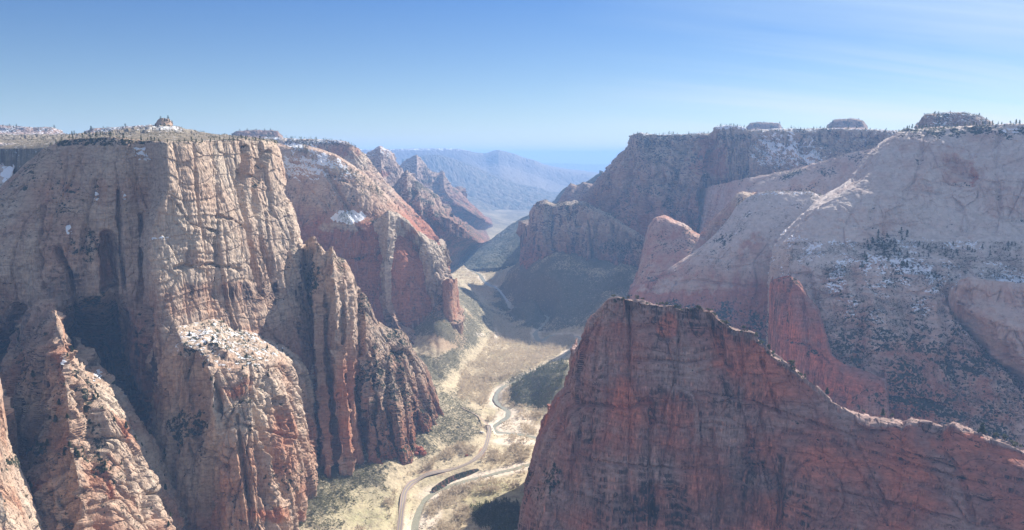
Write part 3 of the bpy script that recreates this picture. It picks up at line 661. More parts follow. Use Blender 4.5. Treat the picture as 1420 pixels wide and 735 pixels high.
# ---- the great pale wall on the right
def wall_tone(P, u, v):
    n = fbm(P / np.array([260., 260., 90.]) + 4.0, 3)
    return np.clip(0.12 + 0.45 * (1 - sstep(180, 430, P[:, 2])) + 0.35 * n, -0.2, 1.1)
o = loft("sandstone_wall", [
    [(1240, 188, 2420), (1252, 180, 2400), (1275, 179, 2380), (1300, 178, 2350), (1330, 176, 2320), (1365, 174, 2280), (1400, 172, 2240), (1440, 171, 2200), (1500, 170, 2120), (1600, 170, 2000)],
    [(1204, 213, 2380), (1222, 212, 2320), (1250, 212, 2290), (1285, 212, 2260), (1322, 212, 2230), (1362, 212, 2200), (1400, 212, 2170), (1440, 212, 2130), (1500, 212, 2060), (1600, 212, 1950)],
    [(1183, 248, 2340), (1200, 248, 2250), (1235, 248, 2210), (1275, 248, 2180), (1316, 250, 2180), (1360, 250, 2140), (1400, 250, 2100), (1442, 250, 2060), (1500, 250, 2000), (1600, 250, 1900)],
    [(1118, 296, 2300), (1140, 290, 2200), (1180, 285, 2160), (1235, 285, 2130), (1290, 285, 2130), (1345, 292, 2100), (1395, 298, 2060), (1442, 300, 2030), (1500, 300, 1980), (1600, 300, 1880)],
    [(1078, 348, 2250), (1100, 340, 2130), (1145, 338, 2080), (1200, 340, 2060), (1260, 338, 2060), (1320, 335, 2030), (1375, 325, 2010), (1442, 322, 1980), (1500, 320, 1930), (1600, 320, 1850)],
    [(1072, 385, 2200), (1088, 378, 2050), (1130, 374, 1980), (1190, 368, 1950), (1255, 365, 1930), (1315, 362, 1900), (1375, 358, 1880), (1442, 355, 1850), (1500, 355, 1800), (1600, 355, 1750)],
    [(1071, 430, 2150), (1090, 430, 1960), (1135, 425, 1880), (1195, 425, 1820), (1258, 425, 1790), (1315, 425, 1750), (1375, 425, 1730), (1442, 425, 1700), (1500, 425, 1660), (1600, 425, 1600)],
    [(1070, 500, 2080), (1092, 500, 1860), (1140, 500, 1760), (1200, 500, 1690), (1260, 500, 1640), (1315, 500, 1600), (1375, 500, 1570), (1442, 500, 1540), (1500, 500, 1500), (1600, 500, 1450)],
    [(1070, 580, 2000), (1095, 585, 1780), (1145, 590, 1660), (1205, 595, 1580), (1262, 600, 1520), (1315, 600, 1480), (1375, 600, 1440), (1442, 600, 1400), (1500, 600, 1370), (1600, 600, 1340)],
    [(1070, 680, 1950), (1098, 700, 1720), (1150, 720, 1580), (1210, 730, 1500), (1265, 730, 1430), (1315, 730, 1390), (1375, 730, 1350), (1442, 730, 1300), (1500, 730, 1280), (1600, 730, 1260)]],
    SLAB, grooves=[([(1282, 182), (1276, 215), (1268, 250), (1262, 257)], 5, 26), ([(1216, 275), (1205, 302)], 4, 13), ([(1190, 345), (1250, 352), (1330, 354), (1425, 352)], 6, 24), ([(1315, 224), (1334, 238), (1350, 246)], 15, 24),
     ([(1180, 370), (1200, 430), (1190, 520)], 12, 20), ([(1240, 380), (1262, 450), (1285, 560)], 12, 22), ([(1120, 380), (1132, 430)], 8, 14), ([(1318, 405), (1342, 440), (1380, 482), (1430, 530)], 14, 70), ([(1300, 380), (1312, 440), (1330, 530)], 10, 26),
     ([(1080, 424), (1200, 402), (1330, 412)], 3, 7), ([(1130, 462), (1220, 452), (1300, 470)], 4, 8), ([(1150, 500), (1240, 492), (1330, 500), (1420, 540)], 5, 10), ([(1095, 400), (1180, 385), (1270, 384)], 3, 7), ([(1110, 330), (1180, 322), (1240, 312)], 3, 7),
     ([(1360, 300), (1390, 306), (1430, 304)], 4, 12), ([(1230, 215), (1300, 222), (1380, 216)], 3, 6), ([(1240, 262), (1310, 268), (1400, 262)], 3, 7), ([(1310, 352), (1330, 325), (1350, 315)], 4, 12), ([(1385, 190), (1380, 240), (1388, 290)], 4, 10), ([(1170, 560), (1260, 550), (1400, 590)], 6, 12)], px=1.2, amp=0.72, rib=0.45, block=0.9, soft=1.4, strata=1.6, wrapL=600, wrapR=400, top=900, back=300, pivot=(2050, 0.6), tone=wall_tone, stain_shade=0.15,
    snow=lambda P, u, v, nz, patch: 0.74 * (1 - sstep(455, 480, P[:, 2])) * sstep(180, 360, P[:, 2]) * sstep(0.15, 0.5, nz) * np.clip(0.6 + patch, 0, 1),
    veg=lambda P, u, v, nz, patch: np.clip((0.62 + 0.5 * patch) * (1 - sstep(410, 450, P[:, 2])) * sstep(0.1, 0.35, nz) + 0.25 * (1 - sstep(200, 320, P[:, 2])), 0, 1),
    paint=[('veg', 1225, 345, 30, 26, 0.75), ('veg', 1300, 352, 90, 10, 0.60), ('veg', 1400, 352, 40, 6, 0.45), ('veg', 1320, 180, 110, 6, 1.2), ('veg', 1300, 186, 60, 6, 0.8), ('veg', 1395, 188, 30, 6, 0.8), ('tone', 1290, 330, 60, 14, -0.15), ('tone', 1130, 300, 40, 30, 0.05), ('tone', 1290, 225, 40, 30, 0.4), ('tone', 1225, 310, 14, 22, 0.5), ('snow', 1400, 180, 12, 4, 1.0), ('snow', 1275, 176, 10, 4, 1.0),
           ('tone', 1332, 232, 24, 22, 0.62), ('tone', 1350, 240, 7, 16, 1.0), ('tone', 1400, 285, 30, 14, 0.45), ('veg', 1330, 256, 20, 3, 0.7), ('tone', 1370, 332, 60, 14, -0.2), ('veg', 1370, 325, 50, 9, 0.0),
           ('veg', 1320, 312, 8, 14, 0.6), ('veg', 1240, 520, 60, 50, 0.35), ('tone', 1230, 550, 130, 55, 0.85), ('tone', 1140, 330, 50, 40, -0.15), ('veg', 1370, 490, 60, 60, 0.5), ('snow', 1350, 460, 20, 26, 0.35)])
GREAT_WALL = o
struct(o, "great pale wall above a long slope speckled with brush on the right", "cliff")
o = loft("sandstone_cliff", [
    [(1069, 400, 1990), (1073, 396, 1960), (1084, 391, 1930), (1097, 389, 1900), (1108, 397, 1880), (1121, 418, 1860), (1136, 438, 1830), (1143, 466, 1800), (1154, 503, 1760), (1174, 516, 1720), (1200, 524, 1680), (1226, 535, 1660)],
    [(1069, 430, 1980), (1075, 430, 1920), (1086, 430, 1890), (1098, 432, 1860), (1108, 440, 1850), (1120, 458, 1830), (1134, 475, 1800), (1143, 500, 1770), (1154, 525, 1740), (1175, 535, 1700), (1202, 540, 1665), (1228, 548, 1650)],
    [(1069, 480, 1960), (1077, 480, 1890), (1089, 482, 1860), (1101, 485, 1840), (1111, 490, 1820), (1122, 502, 1800), (1134, 515, 1775), (1145, 535, 1745), (1156, 552, 1720), (1178, 560, 1680), (1205, 562, 1650), (1230, 565, 1640)],
    [(1070, 560, 1920), (1082, 570, 1850), (1095, 575, 1820), (1106, 580, 1800), (1117, 585, 1780), (1128, 590, 1760), (1140, 595, 1740), (1150, 600, 1710), (1162, 605, 1680), (1184, 610, 1650), (1210, 615, 1630), (1232, 620, 1620)],
    [(1072, 640, 1880), (1086, 660, 1810), (1100, 665, 1780), (1112, 670, 1760), (1123, 675, 1740), (1134, 680, 1720), (1146, 685, 1700), (1156, 690, 1670), (1168, 695, 1640), (1190, 700, 1620), (1215, 705, 1600), (1235, 710, 1590)]],
    REDR, px=1.4, amp=0.30, rib=0.9, block=0.6, wrapL=120, wrapR=100, top=25, back=60, tone=lambda P, u, v: 0.82 - 0.30 * sstep(1150, 1225, u) + 0.3 * fbm(P / 50.0, 2), stain_shade=0.9, grooves=[([(1086, 393), (1091, 520)], 3, 8), ([(1114, 405), (1120, 470), (1118, 560)], 3, 9), ([(1135, 445), (1140, 560)], 3, 8), ([(1080, 470), (1115, 476), (1145, 500)], 3, 6), ([(1165, 520), (1172, 580)], 4, 9)], shift=50, paint=[('tone', 1100, 410, 30, 25, 0.75), ('veg', 1205, 560, 40, 30, 0.7)])
struct(o, "smooth salmon red cliff dropping from the speckled slope", "cliff")
o = loft("sandstone_outcrop", [
    [(1322, 408, 1580), (1330, 396, 1560), (1345, 391, 1540), (1365, 396, 1530), (1385, 398, 1520), (1405, 400, 1500), (1440, 400, 1460), (1500, 405, 1420)],
    [(1325, 422, 1572), (1334, 412, 1550), (1348, 412, 1530), (1368, 416, 1518), (1388, 418, 1506), (1408, 422, 1486), (1442, 424, 1446), (1502, 430, 1408)],
    [(1334, 428, 1550), (1350, 436, 1490), (1366, 442, 1470), (1384, 448, 1450), (1402, 454, 1430), (1425, 462, 1410), (1455, 470, 1390), (1510, 480, 1370)],
    [(1345, 436, 1550), (1368, 455, 1480), (1385, 470, 1450), (1404, 484, 1430), (1422, 500, 1410), (1445, 515, 1390), (1470, 530, 1370), (1520, 545, 1350)]],
    SLAB, px=1.2, amp=0.8, rib=0.4, block=1.3, strata=3.0, wrapL=150, wrapR=100, top=14, back=60, shift=280, under=260, tone=0.45, stain_shade=0.3, veg=lambda P, u, v, nz, patch: 0.1 + 0 * nz)
struct(o, "rounded tan outcrop above a dark gully at the right edge", "rock outcrop")

# ---- the great mesa on the left
o = loft("sandstone_cliff", [
    [(-300, 205, 1850), (-150, 203, 1850), (-60, 200, 1850), (-10, 199, 1850), (20, 200, 1840), (27, 201, 1830), (45, 202, 1900), (75, 203, 2000), (110, 203, 2050)],
    [(-300, 240, 1800), (-150, 238, 1800), (-60, 235, 1800), (-12, 232, 1790), (14, 230, 1770), (20, 230, 1760), (38, 232, 1850), (70, 235, 1960), (105, 235, 2000)],
    [(-300, 300, 1750), (-150, 300, 1740), (-60, 290, 1730), (-20, 285, 1710), (2, 275, 1690), (8, 275, 1680), (26, 280, 1780), (60, 290, 1880), (100, 290, 1950)],
    [(-300, 420, 1700), (-150, 420, 1690), (-60, 420, 1670), (-25, 420, 1650), (-8, 420, 1640), (2, 420, 1640), (20, 420, 1700), (60, 420, 1800), (100, 420, 1900)]],
    SLAB, px=1.5, amp=0.4, rib=0.5, block=0.5, wrapL=300, wrapR=200, top=500, back=200, tone=0.1,
    paint=[('snow', 18, 240, 14, 26, 1.1), ('veg', 0, 206, 60, 5, 0.8), ('tone', 50, 215, 24, 20, 0.12), ('veg', 0, 222, 8, 6, 0.7)], veg=lambda P, u, v, nz, patch: 0.1 + 0 * nz)
struct(o, "receding pale slope with a snow chute at the left edge", "cliff")

MESA = [
    [(-220, 380, 1500), (-90, 310, 1500), (0, 272, 1500), (30, 240, 1520), (60, 209, 1540), (95, 194, 1540), (150, 191, 1510), (203, 196, 1520), (231, 198, 1400), (240, 198, 1415), (268, 197, 1450), (310, 195, 1540), (352, 194, 1640), (380, 198, 1740)],
    [(-220, 430, 1460), (-90, 370, 1460), (0, 320, 1450), (32, 295, 1450), (66, 275, 1460), (102, 262, 1475), (152, 258, 1470), (205, 258, 1500), (233, 260, 1385), (243, 260, 1400), (272, 260, 1440), (316, 258, 1530), (360, 256, 1630), (396, 258, 1730)],
    [(-220, 500, 1420), (-90, 450, 1420), (0, 385, 1410), (35, 365, 1415), (70, 345, 1415), (108, 330, 1425), (150, 328, 1445), (200, 325, 1480), (207, 328, 1365), (222, 330, 1375), (270, 328, 1425), (326, 326, 1520), (378, 324, 1625), (416, 322, 1720)],
    [(-220, 560, 1450), (-90, 520, 1460), (0, 455, 1460), (38, 440, 1420), (75, 420, 1395), (112, 410, 1405), (152, 408, 1430), (196, 405, 1440), (218, 410, 1350), (232, 412, 1360), (278, 412, 1425), (334, 410, 1510), (388, 400, 1600), (426, 395, 1690)],
    [(-220, 640, 1480), (-90, 600, 1520), (0, 540, 1900), (38, 530, 1850), (78, 490, 1420), (112, 490, 1720), (146, 495, 1700), (190, 495, 1420), (228, 500, 1335), (244, 500, 1345), (292, 500, 1410), (348, 500, 1480), (402, 500, 1560), (446, 500, 1640)],
    [(-220, 720, 1450), (-90, 690, 1500), (0, 640, 1850), (42, 640, 1820), (88, 610, 1500), (132, 610, 1720), (168, 610, 1700), (205, 612, 1380), (238, 615, 1310), (256, 615, 1320), (305, 615, 1380), (360, 615, 1440), (412, 615, 1510), (455, 620, 1590)],
    [(-220, 860, 1400), (-90, 820, 1450), (5, 780, 1550), (52, 780, 1540), (105, 780, 1400), (150, 780, 1420), (190, 780, 1400), (225, 780, 1300), (252, 780, 1260), (275, 780, 1270), (320, 780, 1320), (375, 770, 1380), (420, 760, 1440), (460, 750, 1520)]]
def mesa_tone(P, u, v):
    n = fbm(P / 160.0 + 3.3, 2)
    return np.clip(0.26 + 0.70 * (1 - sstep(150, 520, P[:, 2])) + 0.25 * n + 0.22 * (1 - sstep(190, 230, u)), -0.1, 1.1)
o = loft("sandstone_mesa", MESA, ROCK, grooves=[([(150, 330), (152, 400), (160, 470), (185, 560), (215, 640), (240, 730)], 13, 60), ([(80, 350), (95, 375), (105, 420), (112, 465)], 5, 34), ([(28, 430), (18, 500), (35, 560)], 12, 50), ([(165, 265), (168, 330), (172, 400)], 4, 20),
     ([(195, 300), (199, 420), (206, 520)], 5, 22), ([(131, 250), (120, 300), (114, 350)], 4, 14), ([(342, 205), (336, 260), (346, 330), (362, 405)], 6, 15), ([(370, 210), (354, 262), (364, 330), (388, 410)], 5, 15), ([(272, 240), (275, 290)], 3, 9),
     ([(398, 262), (406, 330), (400, 400)], 5, 15), ([(240, 372), (290, 366), (332, 374)], 4, 9), ([(210, 430), (204, 520), (216, 600), (240, 700)], 6, 26), ([(300, 300), (322, 304), (345, 318)], 3, 8), ([(296, 330), (300, 360), (298, 412)], 3, 9), ([(60, 290), (50, 340), (62, 400)], 5, 16), ([(245, 285), (262, 310), (300, 322)], 3, 7)], px=1.2, amp=0.55, rib=0.42, block=0.85, jagz=1.6, wrapL=600, wrapR=600, top=500, back=500, tone=mesa_tone, stain_shade=0.8,
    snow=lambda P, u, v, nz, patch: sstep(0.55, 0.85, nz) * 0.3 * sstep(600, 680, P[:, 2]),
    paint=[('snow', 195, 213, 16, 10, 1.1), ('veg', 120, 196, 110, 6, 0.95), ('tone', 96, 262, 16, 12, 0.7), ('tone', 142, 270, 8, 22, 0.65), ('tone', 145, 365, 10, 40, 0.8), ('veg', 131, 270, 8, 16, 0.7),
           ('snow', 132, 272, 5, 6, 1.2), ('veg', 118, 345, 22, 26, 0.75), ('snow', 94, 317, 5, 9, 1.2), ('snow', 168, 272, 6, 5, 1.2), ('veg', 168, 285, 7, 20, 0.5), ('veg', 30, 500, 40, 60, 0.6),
           ('snow', 220, 331, 18, 3, 1.5), ('tone', 270, 360, 14, 10, 0.5), ('tone', 355, 230, 26, 30, 0.42), ('tone', 300, 415, 80, 20, 0.55), ('stain_shade', 300, 260, 80, 60, 0.15), ('stain_shade', 120, 250, 110, 50, 0.25),
           ('tone', 315, 400, 26, 10, 0.7), ('veg', 60, 420, 26, 60, 0.35), ('stain_shade', 180, 560, 50, 110, 1.65), ('stain_shade', 25, 520, 50, 80, 1.8), ('stain_shade', 95, 430, 26, 50, 1.4), ('stain_shade', 330, 405, 90, 12, 1.3), ('stain_shade', 425, 450, 16, 80, 1.5), ('veg', 205, 460, 30, 40, 0.3)])  # dark coat and brush here also paint the deep shade of the gullies
struct(o, "huge left hand mesa with a sunlit buttress face and shaded amphitheatre", "cliff")

o = loft("sandstone_buttress", [
    [(205, 500, 1585), (228, 450, 1517), (246, 428, 1483), (275, 419, 1500), (290, 416, 1525), (305, 415, 1551), (330, 430, 1601), (352, 442, 1635), (375, 456, 1668), (400, 472, 1702), (425, 490, 1753), (440, 520, 1821)],
    [(206, 520, 1450), (226, 480, 1365), (248, 456, 1348), (272, 458, 1365), (288, 460, 1365), (304, 462, 1382), (325, 470, 1416), (348, 474, 1432), (378, 478, 1483), (402, 486, 1533), (428, 500, 1617), (443, 530, 1753)],
    [(208, 545, 1398), (228, 510, 1315), (250, 478, 1296), (266, 482, 1283), (283, 488, 1267), (290, 494, 1267), (316, 512, 1277), (348, 508, 1296), (380, 500, 1365), (406, 508, 1441), (432, 525, 1533), (446, 550, 1720)],
    [(210, 590, 1365), (232, 570, 1302), (255, 560, 1277), (270, 556, 1290), (286, 552, 1240), (294, 556, 1225), (322, 565, 1225), (354, 565, 1240), (386, 560, 1302), (414, 565, 1382), (436, 580, 1483), (448, 610, 1652)],
    [(215, 660, 1331), (238, 650, 1277), (260, 645, 1252), (274, 640, 1252), (292, 638, 1205), (302, 640, 1190), (328, 642, 1190), (362, 642, 1205), (394, 640, 1265), (420, 640, 1331), (438, 645, 1432), (447, 670, 1585)],
    [(222, 760, 1302), (245, 765, 1252), (268, 765, 1230), (282, 765, 1210), (302, 765, 1180), (314, 765, 1165), (342, 765, 1160), (376, 765, 1180), (400, 750, 1230), (420, 740, 1290), (436, 715, 1365), (446, 705, 1483)]],
    ROCK, grooves=[([(300, 498), (303, 560), (296, 600)], 6, 28), ([(345, 505), (360, 560), (385, 620), (402, 690)], 6, 26), ([(270, 600), (290, 640), (312, 652)], 6, 18), ([(392, 555), (402, 615)], 5, 24), ([(330, 580), (336, 640), (352, 705)], 5, 18),
     ([(250, 480), (262, 540), (255, 600)], 4, 14), ([(330, 590), (380, 596), (420, 610)], 3, 8), ([(370, 640), (385, 700), (400, 735)], 5, 16), ([(285, 640), (280, 735)], 6, 20)], px=1.15, amp=0.7, rib=0.8, block=1.7, wrapL=150, wrapR=150, top=60, back=150, tone=lambda P, u, v: np.clip(0.36 + 0.35 * fbm(P / 110.0, 2) + 0.22 * (1 - sstep(120, 330, P[:, 2])), 0, 1), stain_shade=0.6,
    snow=lambda P, u, v, nz, patch: 0 * nz,
    veg=lambda P, u, v, nz, patch: sstep(0.35, 0.6, nz) * np.clip(0.45 + 0.5 * patch, 0, 1),
    paint=[('snow', 312, 462, 78, 52, 0.52), ('snow', 290, 436, 50, 16, 0.58), ('veg', 320, 470, 60, 36, 0.8), ('veg', 338, 495, 22, 16, 0.85), ('tone', 310, 455, 60, 34, 0.1), ('veg', 262, 590, 30, 22, 0.85), ('veg', 245, 600, 12, 22, 0.9),
           ('veg', 400, 662, 45, 24, 0.65), ('veg', 350, 715, 50, 16, 0.4), ('tone', 325, 540, 22, 22, 0.9), ('tone', 395, 600, 14, 44, 0.72), ('tone', 380, 715, 40, 10, 1.0), ('tone', 315, 520, 20, 20, 0.5)])
struct(o, "sunlit craggy buttress with a snowy wooded ledge on top", "cliff")

o = loft("sandstone_fins", [
    [(420, 352, 1760), (428, 340, 1720), (437, 334, 1700), (446, 345, 1690), (454, 356, 1690), (461, 348, 1680), (470, 362, 1675), (478, 366, 1680), (485, 378, 1690), (491, 392, 1710), (495, 410, 1760)],
    [(420, 410, 1740), (430, 405, 1700), (440, 400, 1640), (449, 402, 1650), (456, 400, 1630), (464, 395, 1590), (473, 400, 1620), (480, 402, 1620), (487, 410, 1640), (493, 420, 1690), (497, 430, 1760)],
    [(422, 480, 1720), (432, 478, 1660), (442, 475, 1600), (451, 478, 1630), (460, 478, 1590), (469, 475, 1550), (477, 480, 1600), (484, 482, 1580), (490, 485, 1630), (495, 490, 1680), (498, 495, 1750)],
    [(426, 540, 1680), (436, 540, 1600), (446, 540, 1560), (455, 542, 1600), (464, 542, 1560), (472, 545, 1530), (480, 548, 1580), (487, 550, 1560), (493, 555, 1610), (497, 560, 1670), (500, 565, 1730)],
    [(430, 600, 1600), (442, 602, 1540), (452, 600, 1520), (461, 602, 1560), (469, 600, 1535), (478, 602, 1520), (486, 604, 1550), (493, 606, 1550), (499, 610, 1590), (503, 612, 1640), (505, 615, 1700)],
    [(436, 655, 1520), (447, 650, 1490), (458, 650, 1480), (466, 650, 1520), (474, 648, 1505), (482, 648, 1490), (490, 648, 1520), (497, 646, 1530), (503, 645, 1560), (507, 645, 1600), (510, 645, 1650)]],
    ROCK, px=1.15, amp=0.55, rib=1.1, block=1.5, wrapL=100, wrapR=120, top=15, back=120, tone=lambda P, u, v: np.clip(0.35 + 0.5 * (1 - sstep(150, 400, P[:, 2])) + 0.2 * fbm(P / 60.0, 2), 0, 1), stain_shade=0.6,
    paint=[('veg', 432, 375, 12, 34, 0.85), ('veg', 470, 560, 14, 20, 0.6)])
struct(o, "cluster of tall thin rock fins beside the left hand mesa", "cliff")
o = loft("sandstone_fins", [
    [(480, 425, 1860), (488, 402, 1800), (498, 408, 1780), (506, 414, 1770), (514, 428, 1765), (521, 446, 1765), (532, 458, 1775), (543, 464, 1790), (553, 465, 1800), (561, 470, 1815), (569, 487, 1840), (580, 502, 1855), (590, 516, 1870), (600, 541, 1885), (609, 566, 1900), (618, 585, 1920)],
    [(480, 480, 1800), (489, 470, 1710), (499, 472, 1700), (508, 474, 1670), (516, 482, 1690), (524, 495, 1680), (534, 502, 1710), (544, 510, 1700), (554, 515, 1730), (563, 518, 1730), (572, 528, 1770), (582, 538, 1780), (592, 548, 1820), (602, 562, 1840), (611, 576, 1870), (620, 589, 1910)],
    [(484, 555, 1740), (493, 550, 1640), (502, 552, 1650), (511, 552, 1600), (519, 556, 1640), (528, 560, 1600), (538, 565, 1650), (548, 568, 1620), (558, 570, 1670), (567, 572, 1670), (577, 574, 1730), (587, 578, 1740), (597, 582, 1790), (606, 586, 1820), (614, 590, 1860), (622, 594, 1900)],
    [(490, 618, 1680), (498, 620, 1600), (507, 622, 1600), (516, 622, 1570), (524, 620, 1600), (533, 618, 1580), (543, 616, 1620), (553, 614, 1610), (563, 612, 1660), (573, 610, 1670), (583, 606, 1720), (593, 604, 1740), (602, 602, 1790), (611, 600, 1820), (619, 598, 1860), (627, 599, 1900)],
    [(492, 660, 1640), (502, 665, 1550), (511, 665, 1550), (520, 662, 1530), (528, 658, 1560), (538, 654, 1560), (548, 650, 1590), (558, 646, 1600), (568, 640, 1640), (578, 634, 1660), (588, 628, 1700), (597, 622, 1730), (606, 616, 1780), (614, 612, 1810), (622, 608, 1850), (630, 604, 1890)]],
    ROCK, px=1.15, amp=0.6, rib=0.9, block=1.7, wrapL=120, wrapR=200, top=18, back=160, tone=lambda P, u, v: np.clip(0.45 + 0.5 * (1 - sstep(40, 200, P[:, 2])) + 0.2 * fbm(P / 60.0, 2), 0, 1), stain_shade=1.25,
    veg=lambda P, u, v, nz, patch: sstep(0.15, 0.45, nz) * np.clip(0.75 + 0.5 * patch, 0, 1))
struct(o, "dark serrated red buttress stepping down to the valley road", "cliff")

# ---- the ridge in the lower left corner
o = loft("sandstone_spur", [
    [(30, 470, 1300), (42, 445, 1270), (54, 434, 1250), (65, 431, 1240), (76, 434, 1225), (88, 450, 1210), (98, 476, 1190), (106, 498, 1190), (112, 510, 1200), (118, 520, 1220)],
    [(14, 520, 1250), (30, 500, 1210), (48, 490, 1180), (64, 485, 1160), (78, 484, 1135), (90, 488, 1105), (100, 504, 1115), (113, 518, 1135), (127, 530, 1150), (140, 540, 1180)],
    [(10, 570, 1200), (28, 560, 1160), (46, 552, 1140), (62, 548, 1115), (78, 545, 1080), (93, 545, 1050), (112, 552, 1065), (132, 560, 1085), (152, 568, 1110), (170, 580, 1150)],
    [(8, 628, 1140), (26, 622, 1090), (45, 618, 1070), (62, 616, 1050), (80, 614, 1035), (98, 612, 1010), (124, 615, 1035), (150, 622, 1060), (176, 632, 1080), (200, 645, 1130)],
    [(2, 690, 1060), (28, 685, 1010), (52, 682, 985), (74, 680, 975), (92, 680, 985), (112, 680, 965), (140, 682, 1000), (168, 688, 1025), (196, 696, 1050), (224, 704, 1100)],
    [(0, 780, 1010), (35, 780, 950), (62, 780, 925), (85, 780, 920), (106, 780, 935), (130, 780, 920), (160, 780, 950), (192, 780, 980), (222, 780, 1010), (254, 775, 1070)],
    [(0, 900, 960), (35, 900, 900), (62, 900, 880), (85, 900, 880), (110, 900, 890), (140, 900, 880), (170, 900, 910), (205, 900, 930), (240, 900, 970), (275, 890, 1030)]],
    ROCK, grooves=[([(125, 555), (142, 620), (128, 700), (135, 760)], 10, 26), ([(62, 500), (82, 560), (86, 620)], 6, 18), ([(172, 640), (192, 725)], 5, 16), ([(60, 660), (72, 735)], 6, 16), ([(100, 640), (108, 735)], 5, 14)], px=1.15, amp=0.75, rib=1.0, block=1.7, wrapL=200, wrapR=200, inL=0, inR=0, top=40, back=150, tone=lambda P, u, v: np.clip(0.45 + 0.4 * fbm(P / 70.0, 2), 0, 1), stain_shade=0.9,
    snow=lambda P, u, v, nz, patch: 0 * nz, veg=lambda P, u, v, nz, patch: sstep(0.35, 0.6, nz) * np.clip(0.4 + 0.5 * patch, 0, 1),
    paint=[('snow', 136, 520, 8, 7, 1.2), ('snow', 86, 500, 8, 5, 0.8), ('veg', 122, 560, 12, 40, 0.85), ('veg', 135, 625, 20, 36, 0.9), ('veg', 85, 510, 16, 14, 0.7), ('tone', 175, 595, 9, 14, 0.95), ('tone', 152, 680, 9, 14, 1.0),
           ('tone', 150, 545, 24, 26, 0.15), ('veg', 40, 500, 40, 60, 0.6), ('stain_shade', 40, 500, 45, 75, 1.5), ('stain_shade', 45, 600, 40, 40, 1.3), ('tone', 45, 677, 14, 10, 0.9), ('veg', 45, 622, 22, 10, 0.9), ('tone', 185, 660, 30, 30, 0.3)])  # dark coat and brush on the left flank paint its shade darker
struct(o, "sunlit rocky ridge with pines in the lower left corner", "cliff")
o = loft("sandstone_outcrop", [
    [(-140, 520, 960), (-80, 510, 950), (-30, 515, 950), (-8, 530, 955), (2, 548, 965), (8, 575, 975), (12, 600, 985)],
    [(-140, 580, 930), (-80, 575, 915), (-30, 575, 905), (-6, 585, 905), (6, 600, 915), (14, 615, 935), (20, 630, 960)],
    [(-140, 640, 900), (-80, 640, 880), (-30, 640, 870), (-4, 645, 870), (10, 655, 885), (24, 668, 905), (36, 680, 940)],
    [(-140, 710, 870), (-80, 710, 850), (-30, 708, 835), (0, 708, 830), (18, 712, 845), (36, 722, 865), (52, 735, 900)],
    [(-140, 800, 840), (-80, 800, 810), (-30, 800, 795), (5, 800, 790), (26, 800, 800), (50, 805, 830), (75, 810, 870)]],
    ROCK, px=1.2, amp=0.4, rib=0.8, block=1.3, wrapL=200, wrapR=150, top=50, back=100, tone=lambda P, u, v: np.clip(0.45 + 0.4 * fbm(P / 60.0, 2), 0, 1), stain_shade=0.9,
    paint=[('veg', 20, 640, 12, 10, 0.9), ('veg', -5, 650, 20, 8, 0.7)])
struct(o, "tan crag jutting in at the left edge below the ridge", "rock outcrop")

# ---- the red fin ridge that fills the lower right
RIM = [(795, 496, 1420), (801, 483, 1385), (808, 478, 1345), (815, 454, 1325), (823, 439, 1305), (837, 423, 1285), (857, 415, 1270), (871, 418, 1262), (900, 422, 1255), (925, 427, 1250), (955, 429, 1245),
       (984, 431, 1238), (1000, 442, 1232), (1020, 457, 1222), (1046, 465, 1212), (1058, 477, 1205), (1091, 505, 1190), (1116, 524, 1180), (1137, 541, 1172), (1160, 562, 1162), (1182, 573, 1152), (1205, 584, 1144),
       (1242, 587, 1128), (1251, 593, 1122), (1263, 584, 1116), (1292, 591, 1102), (1310, 596, 1092), (1325, 590, 1084), (1346, 601, 1072), (1365, 609, 1060), (1401, 619, 1038), (1440, 634, 1012), (1500, 650, 980), (1620, 680, 930)]
def red_row(t, ybase, dn, xl):
    """a row of the face: t = 0 crest, 1 foot; xl = x of the left outline at that height"""
    out = []
    for i, (x, y, d) in enumerate(RIM):
        k = min(i / 6.0, 1.0)
        xx = x * k + (xl + (x - 795) * (0.55 + 0.45 * k)) * (1 - k)
        yy = y + (ybase - y) * t
        wob = 10 * math.sin(i * 1.3 + t * 4) * t * (0.3 if i > 7 else 1)
        out.append((xx, yy, d - dn + wob - (1 - k) * dn * 0.3))
    return out
